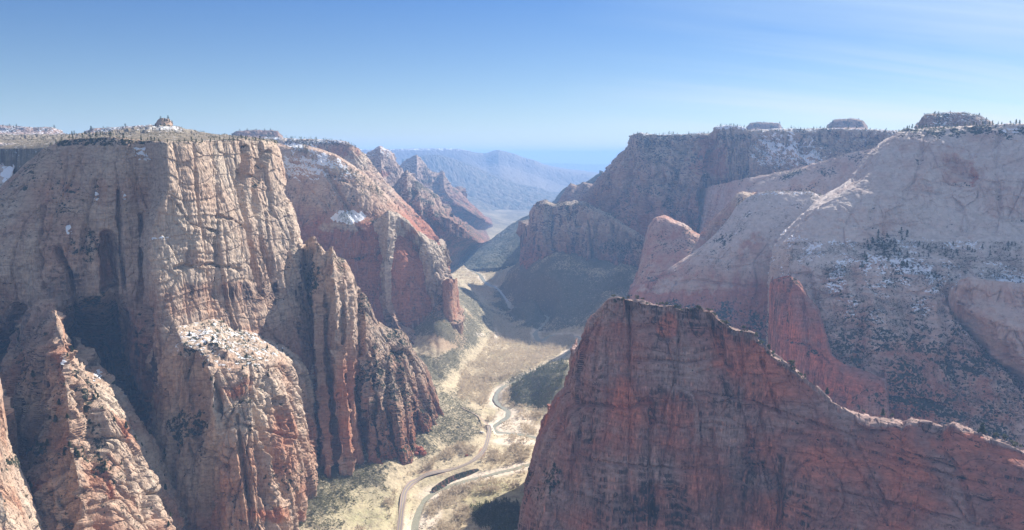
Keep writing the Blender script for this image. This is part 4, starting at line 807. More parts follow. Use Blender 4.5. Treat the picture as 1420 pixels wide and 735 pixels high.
o = loft("sandstone_fin_ridge", [
    RIM, red_row(0.06, 760, 6, 791), red_row(0.16, 760, 22, 787), red_row(0.30, 770, 40, 770), red_row(0.46, 770, 58, 746), red_row(0.62, 775, 74, 732), red_row(0.80, 780, 92, 720), red_row(1.0, 800, 112, 712)],
    REDR, grooves=[([(868, 420), (872, 480), (867, 535)], 5, 11.2), ([(985, 440), (1000, 480), (1014, 508)], 7, 14.0), ([(1022, 470), (1032, 520)], 4, 7.0), ([(800, 560), (870, 566), (900, 558)], 5, 9.8), ([(836, 470), (841, 560)], 5, 8.4), ([(1058, 500), (1070, 545), (1082, 575)], 4, 9.1),
     ([(1180, 595), (1200, 640), (1232, 705)], 4, 7.7), ([(880, 500), (950, 504), (1002, 496)], 3, 4.9), ([(1100, 600), (1250, 640), (1425, 690)], 4, 6.3), ([(1050, 560), (1200, 610), (1330, 650), (1425, 668)], 3, 5.6), ([(1150, 680), (1300, 712)], 4, 5.6), ([(960, 545), (1040, 556), (1120, 590)], 3, 4.9),
     ([(905, 560), (900, 640), (906, 730)], 4, 7.0), ([(1085, 640), (1080, 735)], 4, 6.3), ([(790, 520), (800, 600), (790, 680)], 5, 9.8), ([(1300, 610), (1330, 650), (1350, 720)], 4, 7.0), ([(820, 640), (950, 652), (1060, 645)], 3, 4.2), ([(985, 600), (1000, 680), (996, 735)], 4, 6.3)], px=1.15, amp=0.46, rib=0.6, block=1.1, soft=0.9, strata=1.5, wrapL=160, wrapR=300, inL=0, top=15, topdz=-1, crest=-0.1, jagz=4.5, gveg_shade=0.1, crk=0.35, back=110, tone=lambda P, u, v: np.clip(0.62 + 0.55 * fbm(P / 120.0 + 9.1, 3) - 0.35 * sstep(380, 450, P[:, 2]) - 0.15 * sstep(880, 790, u), 0.05, 1.1),
    stain_shade=1.0, rimkeep=0.5, veg=lambda P, u, v, nz, patch: sstep(0.45, 0.7, nz) * 0.5,
    paint=[('veg', 750, 665, 30, 22, 0.85), ('veg', 905, 420, 12, 3, 0.8), ('veg', 1075, 505, 34, 14, 0.5), ('tone', 1000, 440, 170, 12, 0.15), ('tone', 925, 452, 14, 14, 0.95), ('tone', 940, 580, 22, 30, 1.0), ('tone', 1020, 500, 26, 20, 0.9), ('tone', 1320, 615, 45, 14, 1.0),
           ('tone', 1070, 620, 40, 40, 0.9), ('stain_shade', 1010, 680, 60, 55, 1.5), ('stain_shade', 860, 590, 30, 60, 0.4), ('tone', 800, 600, 30, 70, 0.45), ('stain_shade', 900, 700, 90, 30, 1.4)])
FIN = o
struct(o, "dark red fin ridge with a thin sunlit crest in the lower right", "cliff")
# a lower step on its left flank
o = loft("sandstone_step", [
    [(752, 602, 1440), (757, 588, 1420), (766, 584, 1405), (771, 566, 1400), (780, 560, 1390), (790, 552, 1380), (800, 545, 1370)],
    [(736, 640, 1410), (742, 625, 1380), (752, 620, 1360), (762, 610, 1350), (775, 605, 1340), (788, 600, 1330), (800, 595, 1325)],
    [(722, 690, 1380), (730, 683, 1340), (742, 678, 1320), (756, 672, 1305), (772, 668, 1295), (788, 665, 1285), (805, 660, 1280)],
    [(712, 780, 1330), (722, 780, 1300), (736, 780, 1275), (752, 780, 1260), (770, 780, 1250), (790, 780, 1240), (808, 780, 1235)]],
    REDR, px=1.25, amp=0.35, rib=1.2, block=1.3, wrapL=120, wrapR=60, top=30, back=60, tone=0.6, stain_shade=0.9, inL=14, veg=lambda P, u, v, nz, patch: sstep(0.4, 0.65, nz) * 0.7,
    paint=[('veg', 752, 662, 28, 20, 0.85)])
struct(o, "broken lower step on the left flank of the red fin ridge", "cliff")

# ---- brown plateau on top of the left mesa
o = loft("plateau_hill", [
    [(-220, 190, 2700), (-100, 188, 2600), (0, 187, 2500), (50, 187, 2450), (100, 186, 2350), (135, 184, 2300), (165, 180, 2250), (190, 177, 2200), (212, 174, 2160), (228, 173, 2140), (243, 175, 2120), (262, 180, 2080), (290, 185, 2020), (320, 188, 1960), (350, 191, 1880), (384, 196, 1840)],
    [(-220, 194, 2300), (-100, 193, 2200), (0, 192, 2150), (50, 191, 2050), (100, 190, 2000), (135, 188, 1960), (165, 186, 1920), (190, 183, 1880), (212, 181, 1850), (228, 180, 1840), (243, 182, 1830), (262, 185, 1820), (290, 188, 1800), (320, 190, 1780), (350, 192, 1770), (384, 197, 1790)],
    [(-220, 215, 1900), (-100, 210, 1850), (0, 206, 1800), (50, 206, 1700), (100, 200, 1600), (135, 197, 1580), (165, 197, 1570), (190, 200, 1560), (212, 200, 1560), (228, 201, 1560), (243, 201, 1570), (262, 200, 1580), (290, 199, 1600), (320, 197, 1640), (350, 198, 1690), (384, 202, 1770)]],
    FARG, px=1.5, amp=0.15, rib=0.0, block=0.2, wrapL=400, wrapR=300, top=900, back=300, tone=0.15, rimkeep=0.95, bottom=500,
    snow=lambda P, u, v, nz, patch: 0.28 + 0.2 * patch, veg=lambda P, u, v, nz, patch: np.clip(0.35 + 0.4 * patch, 0, 1),
    paint=[('snow', 20, 180, 80, 8, 0.45), ('snow', 225, 178, 35, 5, 0.62), ('veg', 230, 174, 16, 4, 0.7)])
struct(o, "brown plateau top streaked with snow above the left hand mesa", "plateau")
o = loft("rock_knoll", [
    [(216, 176, 2120), (219, 171, 2110), (224, 168.5, 2100), (230, 168, 2100), (235, 169, 2100), (239, 174, 2110)],
    [(214, 178, 2100), (218, 175, 2080), (224, 173, 2070), (230, 173, 2070), (236, 174, 2075), (241, 177, 2090)],
    [(212, 181, 2080), (218, 180, 2050), (224, 180, 2040), (230, 180, 2040), (236, 180, 2040), (243, 181, 2060)]],
    ROCK, px=1.2, amp=0.15, wrapL=60, wrapR=60, top=30, back=30, tone=0.5, bottom=600)
struct(o, "small rocky knoll crowning the brown plateau", "rock outcrop")


# ------------------------------------------------------------------ valley floor and its slopes
# spot heights (px, py, z): places on the ground, read from the photograph, joined by a thin plate surface
SPOT = [(430, 745, 40), (480, 745, 26), (554, 740, 8), (610, 745, 2), (660, 745, 6), (700, 745, 30), (440, 700, 50), (500, 690, 34), (558, 700, 9), (600, 700, 2), (650, 705, 4), (700, 700, 22),
        (508, 642, 58), (545, 626, 58), (590, 612, 45), (626, 600, 30), (575, 660, 16), (611, 655, 11), (654, 641, 9), (673, 622, 10), (678, 593, 10), (590, 690, 1), (640, 668, 0), (700, 652, -1), (735, 643, -1),
        (600, 635, 26), (640, 610, 24), (650, 585, 26), (720, 620, 2), (720, 600, 0), (690, 592, 0), (700, 565, 0), (700, 536, 0), (760, 580, 2), (740, 560, 6), (705, 548, 5), (720, 540, 24), (750, 525, 46), (790, 505, 60), (790, 545, 40),
        (800, 580, 10), (850, 620, 10), (640, 565, 20), (615, 540, 45), (650, 535, 8), (600, 500, 70), (640, 500, 36), (680, 510, 4), (575, 475, 84), (552, 472, 90), (600, 455, 128), (620, 452, 132), (638, 442, 128),
        (640, 470, 80), (660, 450, 70), (670, 480, 25), (690, 470, 8), (700, 490, 2), (740, 500, 0), (770, 490, 0), (780, 478, 0), (700, 445, 0), (688, 425, 0), (665, 425, 60), (650, 405, 60), (668, 400, 2), (650, 385, 2), (645, 370, -2),
        (690, 395, 4), (714, 420, 2), (739, 461, 0), (800, 478, 2), (840, 470, 40), (760, 440, 30), (720, 400, 70), (710, 375, 110), (735, 362, 175), (760, 385, 155), (790, 400, 130), (830, 425, 100), (800, 440, 50), (870, 460, 80), (900, 500, 60),
        (640, 358, -22), (660, 362, -20), (700, 368, -10), (625, 355, -15), (620, 365, 10), (640, 345, -30), (660, 338, -35), (672, 325, -40),
        (680, 318, -55), (700, 306, -75), (660, 305, -20), (720, 296, -85), (740, 290, -90), (690, 290, -80), (760, 284, -95), (700, 280, -95), (740, 276, -105), (640, 290, 40)]
SPW = np.array([atz(*s) for s in SPOT])
far_pts = np.array([[-6000, 6000, 60], [6000, 6000, 60], [-9000, 15000, 0], [9000, 15000, -60], [0, 15000, -120], [-20000, 40000, -250], [20000, 40000, -250], [0, 40000, -250], [0, 25000, -200],
                    [-1500, 1500, 60], [2500, 1500, 60], [-1500, 800, 40], [0, 700, 20], [1500, 800, 40], [-3000, 3000, 60], [3500, 3000, 60], [500, 1250, 15], [900, 1200, 20], [1300, 2500, 60], [-900, 2000, 60], [-1000, 3200, 60]], float)
SPW = np.concatenate([SPW, far_pts])
def warpxy(X):
    r = np.maximum(X[..., 1], 300.0)
    return np.stack([X[..., 0] / r * 3.2, np.log(r / 1000.0)], -1)
SW = warpxy(SPW)
def phi(r2): return np.where(r2 > 1e-12, r2 * np.log(np.maximum(r2, 1e-12)) * 0.5, 0)
n_ = len(SW)
A_ = np.zeros((n_ + 3, n_ + 3))
A_[:n_, :n_] = phi(((SW[:, None] - SW[None]) ** 2).sum(-1)) + np.eye(n_) * 2e-4
A_[:n_, n_] = 1; A_[:n_, n_ + 1:] = SW; A_[n_, :n_] = 1; A_[n_ + 1:, :n_] = SW.T
b_ = np.zeros(n_ + 3); b_[:n_] = SPW[:, 2]
wt = np.linalg.solve(A_, b_)
def ground_z(X):
    X = np.asarray(X, float)
    W = warpxy(X)
    def f(Wc):
        return phi(((Wc[:, None] - SW[None]) ** 2).sum(-1)) @ wt[:n_] + wt[n_] + Wc @ wt[n_ + 1:]
    return par(f, W.reshape(-1, 2), 8000).reshape(X.shape[:-1])

def curve_pts(pix, z, step=6.0):
    """smooth ground line through picture points lying near height z"""
    P = np.array([atz(x, y, z) for x, y in pix])[:, :2]
    Q = interp_axis(P, [24] * (len(P) - 1))
    s = np.concatenate([[0], np.cumsum(np.linalg.norm(np.diff(Q, axis=0), axis=1))])
    t = np.arange(0, s[-1], step)
    return np.stack([np.interp(t, s, Q[:, 0]), np.interp(t, s, Q[:, 1])], 1)
def dist_to(X, L):
    def f(Xc):
        d = np.full(len(Xc), 1e9)
        for i in range(0, len(L), 200):
            d = np.minimum(d, (((Xc[:, None] - L[None, i:i + 200]) ** 2).sum(-1)).min(1))
        return np.sqrt(d)
    return par(f, X, 6000)

ROAD = curve_pts([(548, 790), (551, 760), (554, 735), (557, 708), (561, 686), (571, 672), (588, 662), (611, 655), (635, 648), (654, 640), (666, 631), (673, 621), (677, 608), (679, 596), (677, 588)], 10)
TRACK = curve_pts([(677, 588), (671, 583), (664, 577), (652, 572), (640, 568)], 15)
RIVER = [curve_pts([(800, 482), (789, 488), (782, 494), (770, 503), (755, 512), (740, 519), (720, 527), (704, 533), (694, 538), (689, 545), (687, 553), (692, 561), (700, 566), (705, 571), (704, 577), (696, 583), (687, 589), (684, 594), (690, 599), (704, 600),
                    (722, 602), (748, 607), (775, 614), (790, 628), (770, 638), (735, 643), (716, 649), (694, 654), (670, 660), (646, 666), (622, 674), (606, 680), (594, 688), (585, 698), (580, 710), (576, 724), (574, 745), (575, 780)], 0, 5.0),
         curve_pts([(800, 482), (815, 474), (800, 466), (770, 464), (748, 470), (742, 462), (752, 452), (760, 440), (735, 430), (712, 425), (690, 400), (672, 388), (665, 378), (650, 372), (655, 366), (645, 358), (652, 350)], 0, 12.0)]
RIVL = np.concatenate(RIVER)
BANK = curve_pts([(600, 678), (625, 664), (650, 655), (668, 648)], 6)      # cut bank below the road

def trough(X, z):
    """cut the river into the ground and lay the road bench"""
    dr = dist_to(X, RIVL)
    dro = dist_to(X, ROAD)
    w = sstep(60, 8, dr)
    z = z * (1 - w) + np.minimum(z, -0.4 + 0 * z) * w
    z = z - 3.2 * sstep(9.0, 4.0, dr)
    k = sstep(16, 7, dro)
    z = z * (1 - k) + np.maximum(z, 9.2) * k
    return z, dr, dro

# the sheet: rows at growing distance so that it reaches the horizon
def fan(x0, x1, nx, y0, y1, ny, power=1.0):
    t = np.linspace(0, 1, ny)
    Y = y0 * (y1 / y0) ** t
    a = np.linspace(x0, x1, nx)
    return np.stack([Y[:, None] * a[None], np.repeat(Y[:, None], nx, 1)], -1)
def make_ground(name, x0, x1, nx, y0, y1, ny, mat, detail=True):
    X = fan(x0, x1, nx, y0, y1, ny)
    Xf = X.reshape(-1, 2)
    z = ground_z(Xf)
    P3 = np.stack([Xf[:, 0], Xf[:, 1], z], 1)
    slope = sstep(8, 60, z)
    z = z + (4.0 * slope + 0.6) * fbm(P3 / np.array([110, 110, 110.0]), 3) - 5.0 * slope * np.exp(-np.abs(perlin(P3 / 60.0 + 4.4)) * 8)
    z = z + (0.8 + 1.0 * slope) * fbm(P3 / 16.0, 3, 0.6)
    z, dr, dro = trough(Xf, z)
    P = np.stack([Xf[:, 0], Xf[:, 1], z], 1)
    u, v, d = proj(P)
    pa = fbm(P / 120.0 + 2.2, 4, 0.55)
    # brush: dense on slopes, thin on the flats
    brush = np.clip(0.12 + 0.70 * sstep(12, 60, z) + 0.3 * pa , 0, 1)
    def blob(cx, cy, rx, ry): return 1 - sstep(0.5, 1.3, ((u - cx) / rx) ** 2 + ((v - cy) / ry) ** 2 + 0.5 * pa)
    brush = np.maximum(brush, 0.95 * blob(755, 537, 55, 32)); brush = np.maximum(brush, 0.9 * blob(690, 715, 44, 22))
    brush = np.maximum(brush, 0.75 * blob(620, 585, 60, 40) * (u < 668)); brush = brush * (1 - 0.85 * blob(600, 480, 30, 14) )
    brush = np.maximum(brush, 0.6 * blob(655, 445, 40, 32)); brush = np.maximum(brush, 0.95 * blob(760, 415, 80, 45) * (v < 470))
    sand = sstep(34, 10, dr) * np.clip(0.9 + 1.2 * pa, 0, 1)
    sand = np.maximum(sand, blob(715, 583, 30, 16) * 0.8); sand = np.maximum(sand, blob(598, 708, 16, 26) * np.clip(0.8 + pa, 0, 1)); sand = np.maximum(sand, blob(712, 612, 30, 6) * 0.8)
    sand = np.maximum(sand, blob(735, 594, 30, 8) * 0.6); sand = np.maximum(sand, blob(662, 464, 9, 3)); sand = np.maximum(sand, blob(688, 462, 3, 14) * 0.8)
    green = blob(490, 700, 70, 40) * 0.5 + blob(690, 690, 60, 18) * 0.8 + 0.4 * sstep(0, 0.5, perlin(P / 90.0 + 8))
    earth = np.maximum.reduce([blob(598, 440, 50, 10) * 0.7, blob(668, 628, 5, 8), blob(600, 655, 22, 4) * 0.6, blob(620, 470, 26, 20) * 0.5])
    o = link_grid(name, P.reshape(X.shape[0], X.shape[1], 3), mat, dict(brush=np.clip(brush, 0, 1), sand=np.clip(sand, 0, 1), green=np.clip(green, 0, 1), earth=earth), True)
    splat(P.reshape(X.shape[0], X.shape[1], 3))
    return o, P, u, v, d, brush, sand, dr, dro

def _pos_y(self):
    x = self.n.new("ShaderNodeSeparateXYZ"); self.l.new(self.pos(), x.inputs[0]); return x.outputs[1]
NT.pos_y = _pos_y
t = NT("valley_soil")
br, sa, gr, ea = t.attr("brush"), t.attr("sand"), t.attr("green"), t.attr("earth")
n1 = t.noise(t.pos(), 0.018, 4, 0.6); n2 = t.noise(t.pos(), 0.14, 4, 0.7); n3 = t.noise(t.pos(), 0.5, 2, 0.6)
n0 = t.noise(t.pos(), 0.0016, 4, 0.65)
base = t.mix(n1, (0.43, 0.355, 0.235), (0.53, 0.445, 0.30))
n00 = t.noise(t.pos((1, 0.5, 1)), 0.0035, 4, 0.7)
farg = t.mr(t.math('MULTIPLY', t.pos_y(), 1.0), 5500.0, 9000.0)
base = t.mix(t.math('MULTIPLY', farg, t.mr(n00, 0.36, 0.56, 0.45, 1.0)), base, (0.15, 0.125, 0.085))
base = t.mix(t.math('MULTIPLY', gr, t.mr(n2, 0.3, 0.6)), base, (0.36, 0.34, 0.19))
base = t.mix(1.0, base, t.ramp(n2, [(0.3, (0.62, 0.62, 0.62)), (0.5, (1, 1, 1)), (0.7, (1.15, 1.13, 1.1))]), 'MULTIPLY')
n5 = t.noise(t.pos(), 0.045, 5, 0.75)
base = t.mix(0.8, base, t.ramp(n5, [(0.36, (0.55, 0.53, 0.52)), (0.5, (1, 1, 1)), (0.66, (1.2, 1.18, 1.14))]), 'MULTIPLY')
base = t.mix(ea, base, (0.34, 0.20, 0.13))
base = t.mix(t.math('MULTIPLY', sa, t.mr(n2, 0.25, 0.5, 0.55, 1.0)), base, (0.70, 0.60, 0.48))
bm = t.mr(n2, t.math('SUBTRACT', 0.75, t.math('MULTIPLY', br, 0.42)), t.math('SUBTRACT', 0.83, t.math('MULTIPLY', br, 0.42)))
base = t.mix(t.math('MULTIPLY', bm, 0.9), base, t.mix(n3, (0.05, 0.055, 0.032), (0.13, 0.115, 0.075)))
t.l.new(base, t.b.inputs["Base Color"])
nb = t.bump(n2, 3.0, 0.8); t.l.new(nb, t.b.inputs["Normal"])
SOIL = t.m

o, GP, GU, GV, GD, GB, GS, GDR, GDRO = make_ground("ground", -0.32, 0.52, 560, 1150, 62000, 900, SOIL)
struct(o, "pale brush covered canyon floor with talus slopes on both sides", "ground")
# the same land carried on to either side and nearer, under the cliffs
for nm, a0, a1, y0, y1, nx, ny in (("ground", -2.6, -0.32, 500, 62000, 60, 90), ("ground", 0.52, 2.6, 500, 62000, 60, 90), ("ground", -0.32, 0.52, 500, 1150, 40, 20)):
    X = fan(a0, a1, nx, y0, y1, ny); z = ground_z(X)
    G_ = np.concatenate([X, z[..., None]], -1)
    zz0 = np.zeros(G_.shape[:2])
    o = link_grid(nm, G_, SOIL, dict(brush=zz0 + 0.5, sand=zz0, green=zz0, earth=zz0), True)
    struct(o, "brushy ground running on underneath the cliffs", "ground")

def ribbon(name, L, w, z, mat, lift=0.0, jitter=0.0):
    T = np.gradient(L, axis=0); T /= np.linalg.norm(T, axis=1)[:, None]
    N = np.stack([-T[:, 1], T[:, 0]], 1)
    ww = w * (1 + jitter * perlin(np.c_[L / 40.0, np.zeros(len(L))]))
    off = np.linspace(-0.5, 0.5, 7)
    X = L[:, None] + N[:, None] * (off[None, :, None] * ww[:, None, None])
    Z = z(X) + lift if callable(z) else np.full(X.shape[:2], z + lift)
    return link_grid(name, np.concatenate([X, Z[..., None]], -1), mat, None, True, flip=True), X
t = NT("river_water")
t.b.inputs["Base Color"].default_value = (0.16, 0.19, 0.14, 1); t.b.inputs["Roughness"].default_value = 0.35; t.b.inputs["Specular IOR Level"].default_value = 0.5
wv_ = t.noise(t.pos(), 0.35, 4, 0.6); col = t.mix(t.mr(wv_, 0.5, 0.75), (0.27, 0.26, 0.18), (0.44, 0.42, 0.34))
t.l.new(col, t.b.inputs["Base Color"]); nb = t.bump(wv_, 0.6, 0.5); t.l.new(nb, t.b.inputs["Normal"])
WATER = t.m
for i, R_ in enumerate(RIVER):
    # level that follows the valley down stream
    zw = lambda X: -1.6 + np.minimum(0, ground_z(X) + 3) * (1.0 if i else 0.0)
    o, _ = ribbon("river", R_, 12.5 if i == 0 else 20, zw, WATER, 0, 0.5)
    struct(o, "shallow grey green river winding between sandbars" if i == 0 else "upper bends of the river in the shade of the right hand mountain", "river")
t = NT("asphalt")
an = t.noise(t.pos(), 0.4, 3, 0.6); t.l.new(t.mix(an, (0.20, 0.17, 0.16), (0.29, 0.25, 0.235)), t.b.inputs["Base Color"])
ASPH = t.m
def roadz(X):
    zc = np.maximum(ground_z(X), 9.2)
    return zc + 0.9
o, _ = ribbon("road", ROAD, 6.8, roadz, ASPH)
struct(o, "grey two lane road curving beside the river", "road")
t = NT("road_shoulder"); t.l.new(t.mix(t.noise(t.pos(), 0.3, 3), (0.30, 0.22, 0.17), (0.40, 0.31, 0.24)), t.b.inputs["Base Color"])
o, _ = ribbon("road_shoulder", ROAD, 10, lambda X: roadz(X) - 0.25, t.m, 0, 0.3)
struct(o, "dusty pink gravel shoulder along the road", "road shoulder")
o, _ = ribbon("path", TRACK, 6, lambda X: ground_z(X) + 2.0, t.m, 0, 0.3)
struct(o, "reddish dirt track leaving the end of the road", "path")
t = NT("yellow_line"); t.b.inputs["Base Color"].default_value = (0.55, 0.42, 0.12, 1)
o, _ = ribbon("road_marking", ROAD, 0.5, lambda X: roadz(X) + 0.05, t.m)
struct(o, "yellow centre line of the road", "road marking")
# the dark cut bank between road and river
BL = BANK
Tn = np.gradient(BL, axis=0); Tn /= np.linalg.norm(Tn, axis=1)[:, None]; Nn = np.stack([Tn[:, 1], -Tn[:, 0]], 1)
rows_ = []
for q, (off, zq) in enumerate([(-5, 9.0), (-2.5, 10.8), (-1.5, 10.5), (-0.5, 7.5), (0.5, 4.0), (2.5, 0.5), (6, -3.0)]):
    e = np.sin(np.linspace(0, math.pi, len(BL))) ** 0.4
    X = BL + Nn * off
    rows_.append(np.c_[X, (zq * e + (1 - e) * min(zq, 2.0))])
Gb = interp_axis(np.array(rows_), [3] * 6)
Gb[..., :2] += (perlin(np.c_[Gb.reshape(-1, 3) / 6.0]).reshape(Gb.shape[:2]) * 1.6)[..., None]
zb0 = np.zeros(Gb.shape[:2])
o = link_grid("river_bank", Gb, REDR, dict(tone=zb0 + 0.45, snow=zb0, veg=zb0 + 0.9, stain_shade=zb0 + 1.7), False, flip=False)
struct(o, "steep dark cut bank between the road and the river", "river bank")



# ------------------------------------------------------------------ the air of the canyon
hb = np.array([(x, y, z) for x in (-26000, 26000) for y in (-3000, 52000) for z in (-400, 1000)], float)
hq = np.array([[0, 1, 3, 2], [4, 6, 7, 5], [0, 4, 5, 1], [2, 3, 7, 6], [0, 2, 6, 4], [1, 5, 7, 3]])
hm = bpy.data.materials.new("blue_haze"); hm.use_nodes = True
hn = hm.node_tree.nodes
hn.remove(hn["Principled BSDF"])
pv = hn.new("ShaderNodeVolumePrincipled")
pv.inputs["Color"].default_value = (0.31, 0.55, 1.0, 1)
pv.inputs["Density"].default_value = HAZE
pv.inputs["Anisotropy"].default_value = 0.1
hm.node_tree.links.new(pv.outputs[0], hn["Material Output"].inputs["Volume"])
hz = link_raw("haze", hb, hq, hm, smooth=False)
tag(hz, "thin blue haze filling the canyon and fading the far mountains", "haze", None, "stuff")

# ------------------------------------------------------------------ trees and brush
rng = np.random.RandomState(5)
def leaf_mat(name, a, b, scale=0.3, thin=0.0):
    t = NT(name)
    oi = t.n.new("ShaderNodeObjectInfo")
    n = t.noise(t.pos(), scale, 3, 0.6)
    k = t.math('ADD', t.math('MULTIPLY', n, 0.8), t.math('MULTIPLY', oi.outputs["Random"], 0.3))
    col = t.mix(k, a, b)
    t.l.new(col, t.b.inputs["Base Color"])
    if thin:      # leaves let some light through
        tr_ = t.n.new("ShaderNodeBsdfTranslucent"); t.l.new(col, tr_.inputs["Color"])
        mx = t.n.new("ShaderNodeMixShader"); mx.inputs[0].default_value = thin
        t.l.new(t.b.outputs[0], mx.inputs[1]); t.l.new(tr_.outputs[0], mx.inputs[2])
        t.l.new(mx.outputs[0], t.n["Material Output"].inputs["Surface"])
    return t.m
PINE = leaf_mat("pine_needles", (0.040, 0.058, 0.026), (0.12, 0.135, 0.055), thin=0.4)
JUN = leaf_mat("juniper_leaves", (0.055, 0.066, 0.034), (0.17, 0.165, 0.09), 0.12, 0.4)
BARE = leaf_mat("bare_twigs", (0.44, 0.36, 0.26), (0.76, 0.66, 0.50), 0.1, 0.3)
BARK = leaf_mat("tree_bark", (0.09, 0.065, 0.045), (0.16, 0.12, 0.09))
PALEB = leaf_mat("pale_bark", (0.25, 0.21, 0.17), (0.40, 0.35, 0.29))

def quads(cen, size, r, flat=0.5):
    """small leaf sprays of random direction round the given centres"""
    n = len(cen)
    a = r.normal(size=(n, 3)); a[:, 2] *= flat; a /= np.linalg.norm(a, axis=1)[:, None]
    b = np.cross(a, r.normal(size=(n, 3))); b /= np.linalg.norm(b, axis=1)[:, None]
    s = np.asarray(size).reshape(-1, 1) if np.ndim(size) else size
    c = np.stack([cen - a * s - b * s * 0.5, cen + a * s - b * s * 0.45, cen + a * s * 0.8 + b * s * 0.6, cen - a * s * 0.9 + b * s * 0.5], 1)
    return c.reshape(-1, 3), np.arange(n * 4).reshape(n, 4)
def trunk_mesh(h, r0, r1, lean=(0, 0), k=6, z0=-0.06):
    zs = [z0, 0.3 * h, 0.65 * h, h]; V = []
    for i, z in enumerate(zs):
        f = i / 3; rr = r0 * (1 - f) + r1 * f
        for j in range(k):
            th = 2 * math.pi * j / k
            V.append((rr * math.cos(th) + lean[0] * f * f, rr * math.sin(th) + lean[1] * f * f, z))
    Q = [(i * k + j, i * k + (j + 1) % k, (i + 1) * k + (j + 1) % k, (i + 1) * k + j) for i in range(3) for j in range(k)]
    return np.array(V), np.array(Q)
def join(parts):
    V, Q, o = [], [], 0
    for v, q in parts:
        V.append(v); Q.append(q + o); o += len(v)
    return np.concatenate(V), np.concatenate(Q)
def pine_crown(n, r, wide=0.24):
    z = 0.16 + 0.84 * r.rand(n) ** 1.15
    th = r.rand(n) * 2 * math.pi
    tier = 0.75 + 0.35 * np.sin(z * 38 + r.rand() * 6)
    rad = wide * (1.02 - z) ** 0.8 * tier * np.sqrt(0.25 + 0.75 * r.rand(n)) * (1 + 0.35 * np.sin(th * 2 + r.rand() * 6))
    c = np.stack([rad * np.cos(th), rad * np.sin(th), z], 1)
    return quads(c, 0.035 + 0.05 * r.rand(n), r, 0.35)
def round_crown(n, r, clumps=6, sx=0.42, sz=0.36, z0=0.55):
    cc = np.stack([r.normal(size=clumps) * sx * 0.5, r.normal(size=clumps) * sx * 0.5, z0 + r.normal(size=clumps) * sz * 0.4], 1)
    k = r.randint(0, clumps, n)
    d = r.normal(size=(n, 3)); d /= np.linalg.norm(d, axis=1)[:, None]
    c = cc[k] + d * np.array([sx, sx, sz]) * 0.5 * (0.5 + 0.5 * r.rand(n, 1))
    c[:, 2] = np.clip(c[:, 2], 0.05, 1.1)
    return quads(c, 0.07 + 0.07 * r.rand(n), r)
def bare_crown(n, r):
    P = []
    for i in range(n):
        th = r.rand() * 2 * math.pi; e = 0.35 + 1.0 * r.rand()
        L = 0.35 + 0.4 * r.rand()
        a = np.array([0, 0, 0.25 + 0.3 * r.rand()]); d = np.array([math.cos(th) * math.cos(e), math.sin(th) * math.cos(e), math.sin(e)])
        s = np.cross(d, r.normal(size=3)); s /= np.linalg.norm(s); w = 0.014
        m = a + d * L * 0.5; e2 = a + d * L + r.normal(size=3) * 0.06
        P += [a - s * w, a + s * w, m + s * w * 1.4, m - s * w * 1.4, m - s * w * 2.2, m + s * w * 2.2, e2 + s * w * 3.2, e2 - s * w * 3.2]
    V = np.array(P); V[:, 2] = np.maximum(V[:, 2], 0)
    return V, np.arange(len(V)).reshape(-1, 4)

def me_of(name, parts_mats):
    V, Q, mi, o = [], [], [], 0
    for k, (v, q, m) in enumerate(parts_mats):
        V.append(v); Q.append(q + o); o += len(v); mi += [k] * len(q)
    ob = link_raw(name, np.concatenate(V), np.concatenate(Q), [m for *_, m in parts_mats], None, False, None, mi)
    me = ob.data; bpy.data.objects.remove(ob)
    return me
KINDS_ = {}
for kind, crownf, tr, cm, tm in (
        ("pine_tree", lambda n, r: pine_crown(n, r), (0.92, 0.022, 0.004), PINE, BARK),
        ("juniper_bush", lambda n, r: round_crown(n, r), (0.5, 0.05, 0.02), JUN, BARK),
        ("cottonwood_tree", lambda n, r: bare_crown(n, r), (0.45, 0.03, 0.015), BARE, PALEB)):
    L_ = []
    for k in range(4):
        r = np.random.RandomState(k * 7 + 1)
        big = {"pine_tree": 260, "juniper_bush": 150, "cottonwood_tree": 60}[kind]
        tv, tq = trunk_mesh(*tr, lean=(r.normal() * 0.03, r.normal() * 0.03))
        cv_, cq_ = crownf(big, r); sv, sq = crownf(big // 3, r)
        if kind != "cottonwood_tree": sv = sv * 1.0
        L_.append(dict(trunk=me_of("trunk", [(tv, tq, tm)]), crown=me_of("crown", [(cv_, cq_, cm)]), whole=me_of(kind, [(tv, tq, tm), (sv, sq, cm)]), low=crownf({"pine_tree": 26, "juniper_bush": 14, "cottonwood_tree": 11}[kind], r)))
    KINDS_[kind] = L_

COUNT = {}
def plant(kind, p, h, label, group, parts=False, wide=1.0):
    T = KINDS_[kind][rng.randint(4)]
    if parts:
        o = bpy.data.objects.new(kind, None); o.empty_display_size = 1
        C.objects.link(o)
        for nm in ("trunk", "crown"):
            c = bpy.data.objects.new(nm, T[nm]); C.objects.link(c); c.parent = o
    else:
        o = bpy.data.objects.new(kind, T["whole"]); C.objects.link(o)
    o.location = (p[0], p[1], p[2]); o.rotation_euler = (0, 0, rng.rand() * 6.28)
    o.scale = (h * wide, h * wide, h)
    tag(o, label, {"pine_tree": "pine tree", "juniper_bush": "bush", "cottonwood_tree": "bare tree"}[kind], group)
    COUNT[kind] = COUNT.get(kind, 0) + 1
    return o

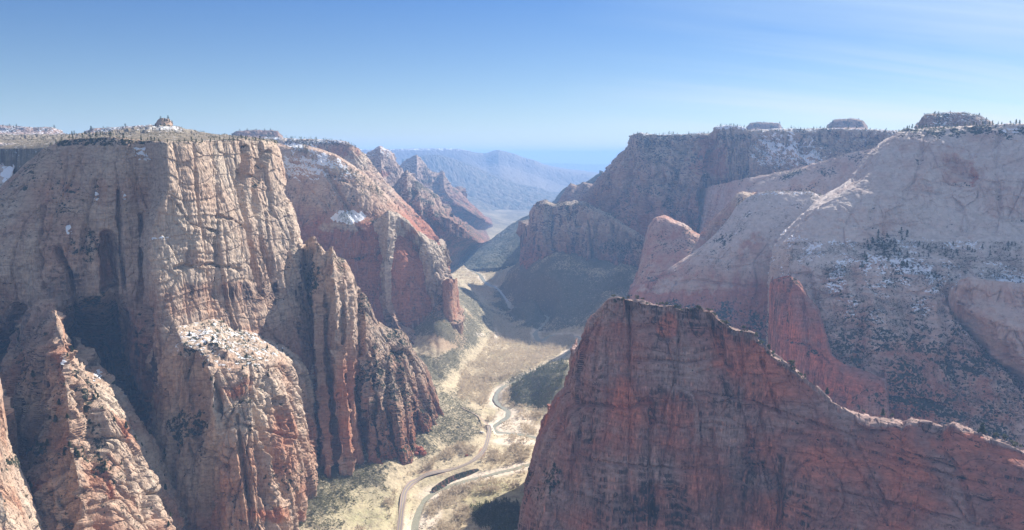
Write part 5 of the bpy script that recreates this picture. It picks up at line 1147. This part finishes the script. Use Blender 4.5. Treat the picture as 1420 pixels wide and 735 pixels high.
def gather(names):
    D_ = [m for n in names for m in MASS.get(n, [])]
    P = np.concatenate([m['P'] for m in D_]); u = np.concatenate([m['u'] for m in D_]); v = np.concatenate([m['v'] for m in D_])
    d = np.concatenate([m['d'] for m in D_]); nz = np.concatenate([np.abs(m['N'][:, 2]) for m in D_])
    rr = np.concatenate([m['rows'] - m['rim'] for m in D_])
    i = np.clip((v / 4).astype(int), 0, 183); j = np.clip((u / 4).astype(int), 0, 354)
    vis = (u > 2) & (u < 1418) & (v > 2) & (v < 733) & (d < ZB[i, j] + 45)
    return P[vis], u[vis], v[vis], d[vis], nz[vis], rr[vis]
def pick(names, cond, n, minpx=0.0, wfun=None, seed=0):
    P, u, v, d, nz, rr = gather(names)
    m = cond(P, u, v, d, nz, rr)
    idx = np.nonzero(m)[0]
    r = np.random.RandomState(seed)
    if len(idx) == 0: return np.zeros((0, 3)), np.zeros(0), np.zeros(0)
    w = None
    if wfun is not None:
        w = np.maximum(wfun(P[idx], u[idx], v[idx]), 1e-9); w /= w.sum()
    k = r.choice(idx, min(len(idx), int(n * (3 if minpx else 1))), replace=False, p=w)
    if minpx:
        keep = []; UV = np.stack([u, v], 1)
        for i in k:
            if all((UV[i, 0] - UV[q, 0]) ** 2 + (UV[i, 1] - UV[q, 1]) ** 2 > minpx ** 2 for q in keep):
                keep.append(i)
            if len(keep) >= n: break
        k = np.array(keep)
    return P[k], u[k], v[k]
clump = lambda sc_, seed=0: (lambda P, u, v: sstep(-0.15, 0.5, fbm(P / sc_ + seed, 2)) + 0.02)

banded = lambda P, u, v: (sstep(-0.1, 0.45, perlin(P / np.array([110.0, 110.0, 14.0]) + 2)) + 0.7 * sstep(0.0, 0.5, fbm(P / 55.0 + 1, 2)) + 0.05)
def grove(kind, names, cond, n, h, label, group, minpx=3.0, parts=False, w=None, seed=0, wide=1.0):
    P, u, v = pick(names, cond, n, minpx, w, seed)
    for p, uu, vv in zip(P, u, v):
        if isinstance(label, str): lb, gp = label, group
        else:
            lb, gp = next((l, g) for c, l, g in label if c(uu, vv))
        hh = h * (0.6 + 0.8 * rng.rand())
        plant(kind, p - np.array([0, 0, 0.03 * hh]), hh, lb, gp, parts, wide)

# pines one can tell apart along the rims and on the ridges
grove("pine_tree", ["sandstone_mesa"], lambda P, u, v, d, nz, rr: (np.abs(rr + 1) < 5) & (v < 203) & (u > 60), 45, 8, [(lambda u, v: u < 205, "small dark pine on the left mesa rim above the shaded wall", "pines on the rim above the shaded wall"), (lambda u, v: True, "small dark pine on the left mesa rim above the sunlit face", "pines on the rim above the sunlit face")], None, 4, wide=1.5)
grove("pine_tree", ["plateau_hill"], lambda P, u, v, d, nz, rr: (u > 100) & (u < 160) & (v > 184) & (v < 200), 16, 9, "dark pine in the grove where the brown plateau meets the left rim", "pines in the grove on the plateau edge", 3, wide=1.4)
grove("pine_tree", ["rock_knoll", "plateau_hill"], lambda P, u, v, d, nz, rr: (u > 214) & (u < 244) & (v < 177), 9, 8, "tiny pine on the rocky knoll above the brown plateau", "pines around the knoll", 2.5, wide=1.4)
grove("pine_tree", ["sandstone_mountain"], lambda P, u, v, d, nz, rr: (np.abs(rr) < 4) & (u > 870) & (v < 195), 48, 11, [(lambda u, v: u < 980, "tiny pine on the level crest left of the snowy knoll of the right hand mountain", "pines on the level crest of the right hand mountain"), (lambda u, v: u < 1050, "tiny pine on the snowy knoll of the right hand mountain", "pines on the snowy knoll"), (lambda u, v: True, "tiny pine on the far rim between the blue buttes", "pines on the far rim between the blue buttes")], None, 3.5, wide=1.6)
grove("pine_tree", ["sandstone_mountain"], lambda P, u, v, d, nz, rr: (np.abs(rr) < 4) & (u < 490) & (u > 385) & (v < 210), 16, 10, "tiny dark pine on the dark rim of the second mesa", "pines along the rim of the second mesa", 4, wide=1.6)
grove("pine_tree", ["sandstone_wall"], lambda P, u, v, d, nz, rr: (np.abs(rr + 1) < 6) & (v < 192), 50, 11, [(lambda u, v: u < 1290, "small pine on the great wall's rim left of the wooded cap", "pines on the great wall's rim left of the cap"), (lambda u, v: True, "small pine on the great wall's rim right of the wooded cap", "pines on the great wall's rim right of the cap")], None, 3.5, wide=1.4)
grove("pine_tree", ["sandstone_wall"], lambda P, u, v, d, nz, rr: (u > 1195) & (u < 1260) & (v > 322) & (v < 372), 40, 15, "tall dark pine in the shady grove at the foot of the great wall", "pines in the shady grove below the wall", 2.5, wide=1.3)
grove("pine_tree", ["sandstone_wall"], lambda P, u, v, d, nz, rr: (u > 1262) & (u < 1416) & (v > 340) & (v < 358), 34, 10, "dark pine in the row along the ledge across the great wall", "pines along the ledge across the great wall", 3, wide=1.4)
grove("pine_tree", ["sandstone_spur"], lambda P, u, v, d, nz, rr: (u < 250) & (v > 480) & (nz > 0.35), 55, 8.5, [(lambda u, v: v < 540, "green pine near the pointed top of the lower left ridge", "pines at the top of the lower left ridge"), (lambda u, v: u < 95, "shaded pine on the dark left flank of the lower left ridge", "pines on the shaded flank of the lower left ridge"), (lambda u, v: v < 640, "green pine in the middle gully of the lower left ridge", "pines in the middle gully of the lower left ridge"), (lambda u, v: True, "green pine low on the sunlit front of the lower left ridge", "pines low on the lower left ridge")], None, 5, True, clump(40.0), wide=1.5)
grove("pine_tree", ["sandstone_buttress"], lambda P, u, v, d, nz, rr: (nz > 0.4) & (v < 530) & (v > 418), 26, 7, "green pine on the snowy ledge of the sunlit buttress", "pines on the snowy ledge", 5, True, wide=1.4)
grove("pine_tree", ["sandstone_buttress"], lambda P, u, v, d, nz, rr: (v > 560) & (u < 300), 12, 9, "dark pine in the shaded hollow of the sunlit buttress", "pines in the shaded hollow", 5, True, wide=1.4)

grove("pine_tree", ["mesa"], lambda P, u, v, d, nz, rr: (np.abs(rr) < 4) & (v < 182), 36, 11, [(lambda u, v: u < 95, "tiny pine on top of the snow streaked mesa at the left edge", "pines on the left edge mesa"), (lambda u, v: u < 260, "tiny pine on the snowy bench left of the knoll", "pines on the snowy bench"), (lambda u, v: u < 1000, "tiny pine on the small flat blue mesa", "pines on the small blue mesa"), (lambda u, v: u < 1210, "tiny pine on top of a blue butte", "pines on the blue buttes"), (lambda u, v: True, "tiny pine on the wooded cap above the great wall", "pines on the wooded cap")], None, 3, wide=1.8)

# single trees standing on the crest of the red fin ridge, told apart by their place
FP, FU, FV, FD, FNZ, FR = gather(["sandstone_fin_ridge"])
def crest(px):
    m = np.nonzero((np.abs(FU - px) < 4) & (np.abs(FR) < 6))[0]
    return FP[m[np.argmin(FV[m])]] if len(m) else at(px, 600, 1100)
for px, h, kd, lb in ((1365, 12.5, "pine_tree", "largest pine on the crest of the red fin ridge, near the right edge"),
                      (1221, 9.5, "pine_tree", "lone upright pine in the dip of the red fin crest"),
                      (1150, 9.0, "pine_tree", "lone pine halfway down the sunlit crest of the red fin ridge"),
                      (1384, 6.5, "juniper_bush", "round bush just right of the largest crest pine"),
                      (1397, 7.0, "juniper_bush", "bush on the crest two steps right of the largest crest pine"),
                      (1411, 7.5, "juniper_bush", "bush on the red fin crest at the very edge of the view"),
                      (1035, 7.0, "juniper_bush", "bright green bush where the fin crest first steepens"),
                      (1068, 6.0, "juniper_bush", "low bush on the steep middle part of the fin crest"),
                      (1101, 8.0, "juniper_bush", "broad bush just below the steep part of the fin crest"),
                      (1240, 5.0, "juniper_bush", "small bush between the lone upright pine and the crest notch"),
                      (1196, 4.5, "juniper_bush", "small bush between the two lone crest pines")):
    p = crest(px)
    plant(kd, p - np.array([0, 0, 0.05 * h]), h * 1.3, lb, None, True, 1.5 if kd == "pine_tree" else 1.2)
grove("juniper_bush", ["sandstone_fin_ridge"], lambda P, u, v, d, nz, rr: (np.abs(rr) < 5) & (u > 840) & (u < 1130), 38, 7.0, "small sunlit bush on the upper crest of the red fin ridge", "bushes on the upper fin crest", 4, True)
grove("juniper_bush", ["sandstone_buttress"], lambda P, u, v, d, nz, rr: (nz > 0.35) & (v < 560), 55, 5.0, [(lambda u, v: v < 475, "low bush amid the snow at the back of the buttress ledge", "bushes at the back of the snowy ledge"), (lambda u, v: True, "low bush on the broken lip below the snowy buttress ledge", "bushes on the lip of the snowy ledge")], None, 3.5, w=clump(30.0))
grove("juniper_bush", ["sandstone_spur", "sandstone_outcrop"], lambda P, u, v, d, nz, rr: (nz > 0.3) & (u < 260) & (v > 470), 50, 4.5, [(lambda u, v: v < 570, "grey green bush high on the lower left ridge", "bushes high on the lower left ridge"), (lambda u, v: u < 95, "grey green bush on the shaded lower flank of the lower left ridge", "bushes on the shaded lower flank"), (lambda u, v: True, "grey green bush on the sunlit foot of the lower left ridge", "bushes on the sunlit foot of the ridge")], None, 4, w=clump(35.0, 3))
grove("juniper_bush", ["sandstone_wall"], lambda P, u, v, d, nz, rr: (v > 350) & (v < 600) & (nz > 0.2), 75, 8, [(lambda u, v: v < 420, "large dark bush high on the slope just below the great wall's ledge", "large bushes high on the speckled slope"), (lambda u, v: u < 1250, "large dark bush low on the speckled slope right of the red cliff", "large bushes right of the red cliff"), (lambda u, v: True, "large dark bush low on the speckled slope near the dark gully", "large bushes near the dark gully")], None, 5, w=clump(60.0, 1))

# everything smaller or farther: brush nobody could count
def scatter_stuff(name, kind, P, h, mat, label, cat, wide=1.0, seed=0):
    r = np.random.RandomState(seed)
    V, Q, o = [], [], 0
    L_ = KINDS_[kind]
    k = r.randint(0, 4, len(P))
    for j in range(4):
        v, q = L_[j]["low"]
        m = np.nonzero(k == j)[0]
        if len(m) == 0: continue
        hh = (np.asarray(h)[m] if np.ndim(h) else h) * (0.55 + 0.9 * r.rand(len(m)))
        a = r.rand(len(m)) * 6.28
        c, s = np.cos(a)[:, None], np.sin(a)[:, None]
        x = (v[None, :, 0] * c - v[None, :, 1] * s) * hh[:, None] * wide + P[m, 0][:, None]
        y = (v[None, :, 0] * s + v[None, :, 1] * c) * hh[:, None] * wide + P[m, 1][:, None]
        z = (v[None, :, 2] - 0.06) * hh[:, None] + P[m, 2][:, None]
        V.append(np.stack([x, y, z], -1).reshape(-1, 3))
        Q.append((q[None] + (np.arange(len(m)) * len(v))[:, None, None]).reshape(-1, 4) + o)
        o += len(m) * len(v)
    ob = link_raw(name, np.concatenate(V), np.concatenate(Q), mat, None, False)
    return tag(ob, label, cat, None, "stuff")
def region(names, cond, n, w=None, seed=0):
    return pick(names, cond, n, 0, w, seed)[0]
scatter_stuff("brush", "juniper_bush", region(["sandstone_wall"], lambda P, u, v, d, nz, rr: (v > 336) & (nz > 0.15), 11000, banded, 1), 3.9, JUN, "dark brush speckling the long slope below the great wall", "brush", 1.1)
scatter_stuff("brush", "juniper_bush", region(["slickrock_slab", "slickrock_dome", "slickrock_ridge"], lambda P, u, v, d, nz, rr: (nz > 0.2), 1100, clump(60.0, 5), 2), 5.5, JUN, "dark brush dotting the middle distance slickrock", "brush", 1.1)
scatter_stuff("brush", "juniper_bush", region(["sandstone_mesa", "sandstone_fins"], lambda P, u, v, d, nz, rr: (nz > 0.42), 1500, clump(60.0, 7), 3), 4.5, JUN, "brush on the ledges and in the clefts of the left hand cliffs", "brush", 1.0)
scatter_stuff("brush", "juniper_bush", region(["sandstone_buttress", "sandstone_spur", "sandstone_outcrop"], lambda P, u, v, d, nz, rr: (nz > 0.3), 1500, clump(35.0, 9), 4), 2.6, JUN, "low scrub on the sunlit buttress and the lower left ridge", "brush", 1.1)
scatter_stuff("brush", "juniper_bush", region(["plateau_hill", "mesa"], lambda P, u, v, d, nz, rr: (v < 205), 900, clump(60.0, 4), 5), 4.5, JUN, "dark scrub scattered over the brown plateau and far caps", "brush", 1.1)
scatter_stuff("woods", "pine_tree", region(["sandstone_mountain", "sandstone_bench", "sandstone_dome"], lambda P, u, v, d, nz, rr: (nz > 0.4) & (rr > -20), 1500, clump(90.0, 4), 6), 10, PINE, "dark woods on the ledges of the mountains on both sides", "woods", 1.6)

# the valley floor
gi = np.clip((GV / 4).astype(int), 0, 183); gj = np.clip((GU / 4).astype(int), 0, 354)
gvis = (GU > 2) & (GU < 1418) & (GV > 2) & (GV < 760) & (GD < ZB[gi, gj] + 60) & (GDR > 9) & (GDRO > 9)
gidx = np.nonzero(gvis)[0]
r = np.random.RandomState(3)
def gpick(weight, n):
    w = np.maximum(weight[gidx], 0) * (GD[gidx] ** 0.3); w /= w.sum()
    return gidx[r.choice(len(gidx), min(n, int((w > 0).sum())), replace=False, p=w)]
wood = np.clip(GB * 2.2 - 1.0, 0, 1)
cl = sstep(-0.1, 0.4, fbm(GP / 60.0, 3))
near = GD < 7000
k1 = gpick((wood ** 1.5 + 0.02) * near * (0.2 + cl), 9000)
scatter_stuff("brush", "juniper_bush", GP[k1], 5.0, JUN, "dark green brush and scrub oak on the valley slopes", "brush", 1.25)
conif = ((GU > 700) & (GV > 495) & (GV < 580)) | ((GU > 640) & (GU < 725) & (GV > 690)) | ((GU > 690) & (GV < 470) & (GV > 350))
k2 = gpick(conif * (GB > 0.5) * near * 1.0, 3200)
big = k2[np.argsort(GD[k2])][:70]
scatter_stuff("woods", "pine_tree", GP[k2], 9.0, PINE, "dark conifer woods on the shady benches beside the river", "woods", 1.5)
grovey = sstep(0.0, 0.35, fbm(GP / 75.0 + 6.6, 3)) + 0.25 * (GV < 560)
flat = (GB < 0.6) * near * (1 - GS) * (GP[:, 2] < 22) * (GV > 360) * (GDR > 20) * (GDRO > 13) * grovey
cw = flat * (sstep(700, 560, GV) * 0.6 + 0.5) * (0.15 + cl)
k3 = gpick(cw * (0.45 + 0.9 * (GV < 560)), 5600)
scatter_stuff("cottonwoods", "cottonwood_tree", GP[k3], 9.5, BARE, "leafless grey cottonwood groves covering the canyon floor", "bare trees", 1.1)
k4 = gpick(cw * (GV > 520), 230)
for i in k4:
    if GU[i] > 690: lb = "leafless cottonwood on the flats right of the river bends", "cottonwoods right of the river bends"
    elif GV[i] < 590: lb = "leafless cottonwood in the pale grove above the end of the road", "cottonwoods above the end of the road"
    elif GU[i] > 600: lb = "leafless cottonwood between the road and the lower river reach", "cottonwoods between road and river"
    else: lb = "leafless cottonwood left of the curving road", "cottonwoods left of the road"
    plant("cottonwood_tree", GP[i], 10 + 4 * rng.rand(), lb[0], lb[1], False, 1.1)
k5 = gpick((GB > 0.3) * (GV > 585) * (GU < 700) * 1.0, 55)
for i in k5:
    if GU[i] < 560: lb = "round dark bush on the pale ground below the sunlit cliffs", "bushes below the sunlit cliffs"
    elif GV[i] < 640: lb = "round dark bush on the slope above the curving road", "bushes above the road"
    else: lb = "round dark bush beside the lower bend of the valley road", "bushes beside the lower road bend"
    plant("juniper_bush", GP[i], 6 + 3 * rng.rand(), lb[0], lb[1], False, 1.1)
print("PLANTS", COUNT)

# ------------------------------------------------------------------ boulders, the shuttle and parked cars
def on_ground(px, py):
    z = 10.0
    for _ in range(6):
        p = atz(px, py, z); z = float(trough(p[None, :2], ground_z(p[None, :2]))[0][0])
    return np.array([p[0], p[1], z])
def boulder(px, py, r, label, seed, squash=0.7):
    p = on_ground(px, py)
    th = np.linspace(0, 2 * math.pi, 29)[:-1]; ph = np.linspace(-0.5 * math.pi, 0.5 * math.pi, 18)
    TH, PH = np.meshgrid(th, ph)
    D3 = np.stack([np.cos(PH) * np.cos(TH), np.cos(PH) * np.sin(TH), np.sin(PH)], -1).reshape(-1, 3)
    w = worley(D3 * 1.7 + seed * 3.3)
    V = D3 * (r * (0.8 + 0.5 * w[:, :1] + 0.12 * perlin(D3 * 5 + seed)[:, None])) * np.array([1, 0.8, squash])
    V = V + p + np.array([0, 0, r * 0.25])
    idx = np.arange(len(V)).reshape(18, 28)
    Q = np.stack([idx[:-1], np.roll(idx, -1, 1)[:-1], np.roll(idx, -1, 1)[1:], idx[1:]], -1).reshape(-1, 4)
    z0 = np.zeros(len(V))
    o = link_raw("boulder", V, Q, REDR, dict(tone=z0 + 1.0, snow=z0, veg=z0, stain_shade=z0 + 0.3), False)
    tag(o, label, "boulder")
boulder(581, 620, 8.5, "largest red boulder on the brushy slope below the dark serrated buttress", 1)
boulder(587, 625, 6.5, "tilted red boulder on the lower right of the boulder cluster", 2, 1.0)
boulder(577, 624, 5.0, "small red boulder at the left of the boulder cluster", 3)
boulder(647, 632, 3.5, "pale boulder beside the outer edge of the road bend", 4)

def simple_mat(name, col, rough=0.5, spec=0.5):
    t = NT(name); n = t.noise(t.pos(), 2.0, 2)
    t.l.new(t.mix(n, tuple(c * 0.85 for c in col), col), t.b.inputs["Base Color"])
    t.b.inputs["Roughness"].default_value = rough; t.b.inputs["Specular IOR Level"].default_value = spec
    return t.m
GLASS = simple_mat("dark_glass", (0.03, 0.035, 0.04), 0.1); TYRE = simple_mat("tyre_rubber", (0.03, 0.03, 0.03), 0.8)
def prism(profile, w):
    """side profile (x, z) drawn out to width w, with the roof edge drawn in"""
    n = len(profile); V = []
    top = max(z for _, z in profile)
    for s_ in (-0.5, 0.5):
        for x, z in profile: V.append((x, s_ * w * (0.86 if z > 0.8 * top else 1.0), z))
    Q = [(i, (i + 1) % n, n + (i + 1) % n, n + i) for i in range(n)]
    return V, Q, [tuple(range(n))[::-1], tuple(range(n, 2 * n))]
def poly_mesh(name, V, F, mat, parent):
    me = bpy.data.meshes.new(name); me.from_pydata(V, [], F); me.materials.append(mat)
    o = bpy.data.objects.new(name, me); C.objects.link(o); o.parent = parent; return o
def wheel(parent, x, y, r):
    k = 12; V = [(x + r * math.cos(a), y + s_ * 0.13, r + r * math.sin(a)) for s_ in (-1, 1) for a in [2 * math.pi * i / k for i in range(k)]]
    F_ = [(i, (i + 1) % k, k + (i + 1) % k, k + i) for i in range(k)] + [tuple(range(k))[::-1], tuple(range(k, 2 * k))]
    poly_mesh("wheel", V, F_, TYRE, parent)
def vehicle(name, label, cat, px, py, heading, body, win, w, wheels, r, col, group=None):
    p = on_ground(px, py)
    o = bpy.data.objects.new(name, None); C.objects.link(o); o.location = (p[0], p[1], p[2] + 1.2); o.rotation_euler = (0, 0, heading)
    tag(o, label, cat, group)
    V, Q, caps = prism(body, w); poly_mesh("body", V, Q + caps, simple_mat("paint", col), o)
    V, Q, caps = prism(win, w * 1.02); poly_mesh("windows", V, Q + caps, GLASS, o)
    for x in wheels:
        for y in (-w * 0.46, w * 0.46): wheel(o, x, y, r)
CARB = [(-2.3, 0.35), (2.3, 0.35), (2.35, 0.8), (1.2, 0.95), (0.6, 1.5), (-1.4, 1.52), (-2.2, 1.0)]
CARW = [(-1.7, 0.98), (1.0, 0.98), (0.55, 1.42), (-1.35, 1.44)]
BUSB = [(-6.0, 0.45), (6.0, 0.45), (6.05, 1.6), (5.8, 3.0), (-5.9, 3.05), (-6.0, 1.2)]
BUSW = [(-5.4, 1.6), (5.5, 1.6), (5.4, 2.5), (-5.4, 2.5)]
vehicle("shuttle_bus", "white shuttle bus standing left of the upper end of the road", "bus", 668, 601, math.radians(-35), BUSB, BUSW, 2.6, (-3.8, 3.6), 0.5, (0.85, 0.83, 0.8))
vehicle("parked_car", "pale blue car parked at the bend where the road ends", "car", 683, 595, math.radians(60), CARB, CARW, 1.85, (-1.45, 1.4), 0.34, (0.45, 0.52, 0.65))
vehicle("parked_car", "white car parked nearest the river at the end of the road", "car", 685, 597, math.radians(40), CARB, CARW, 1.85, (-1.45, 1.4), 0.34, (0.8, 0.8, 0.8))
vehicle("parked_car", "dark car parked just before the white one at the road's end", "car", 683, 599, math.radians(70), CARB, CARW, 1.85, (-1.45, 1.4), 0.34, (0.06, 0.07, 0.09))
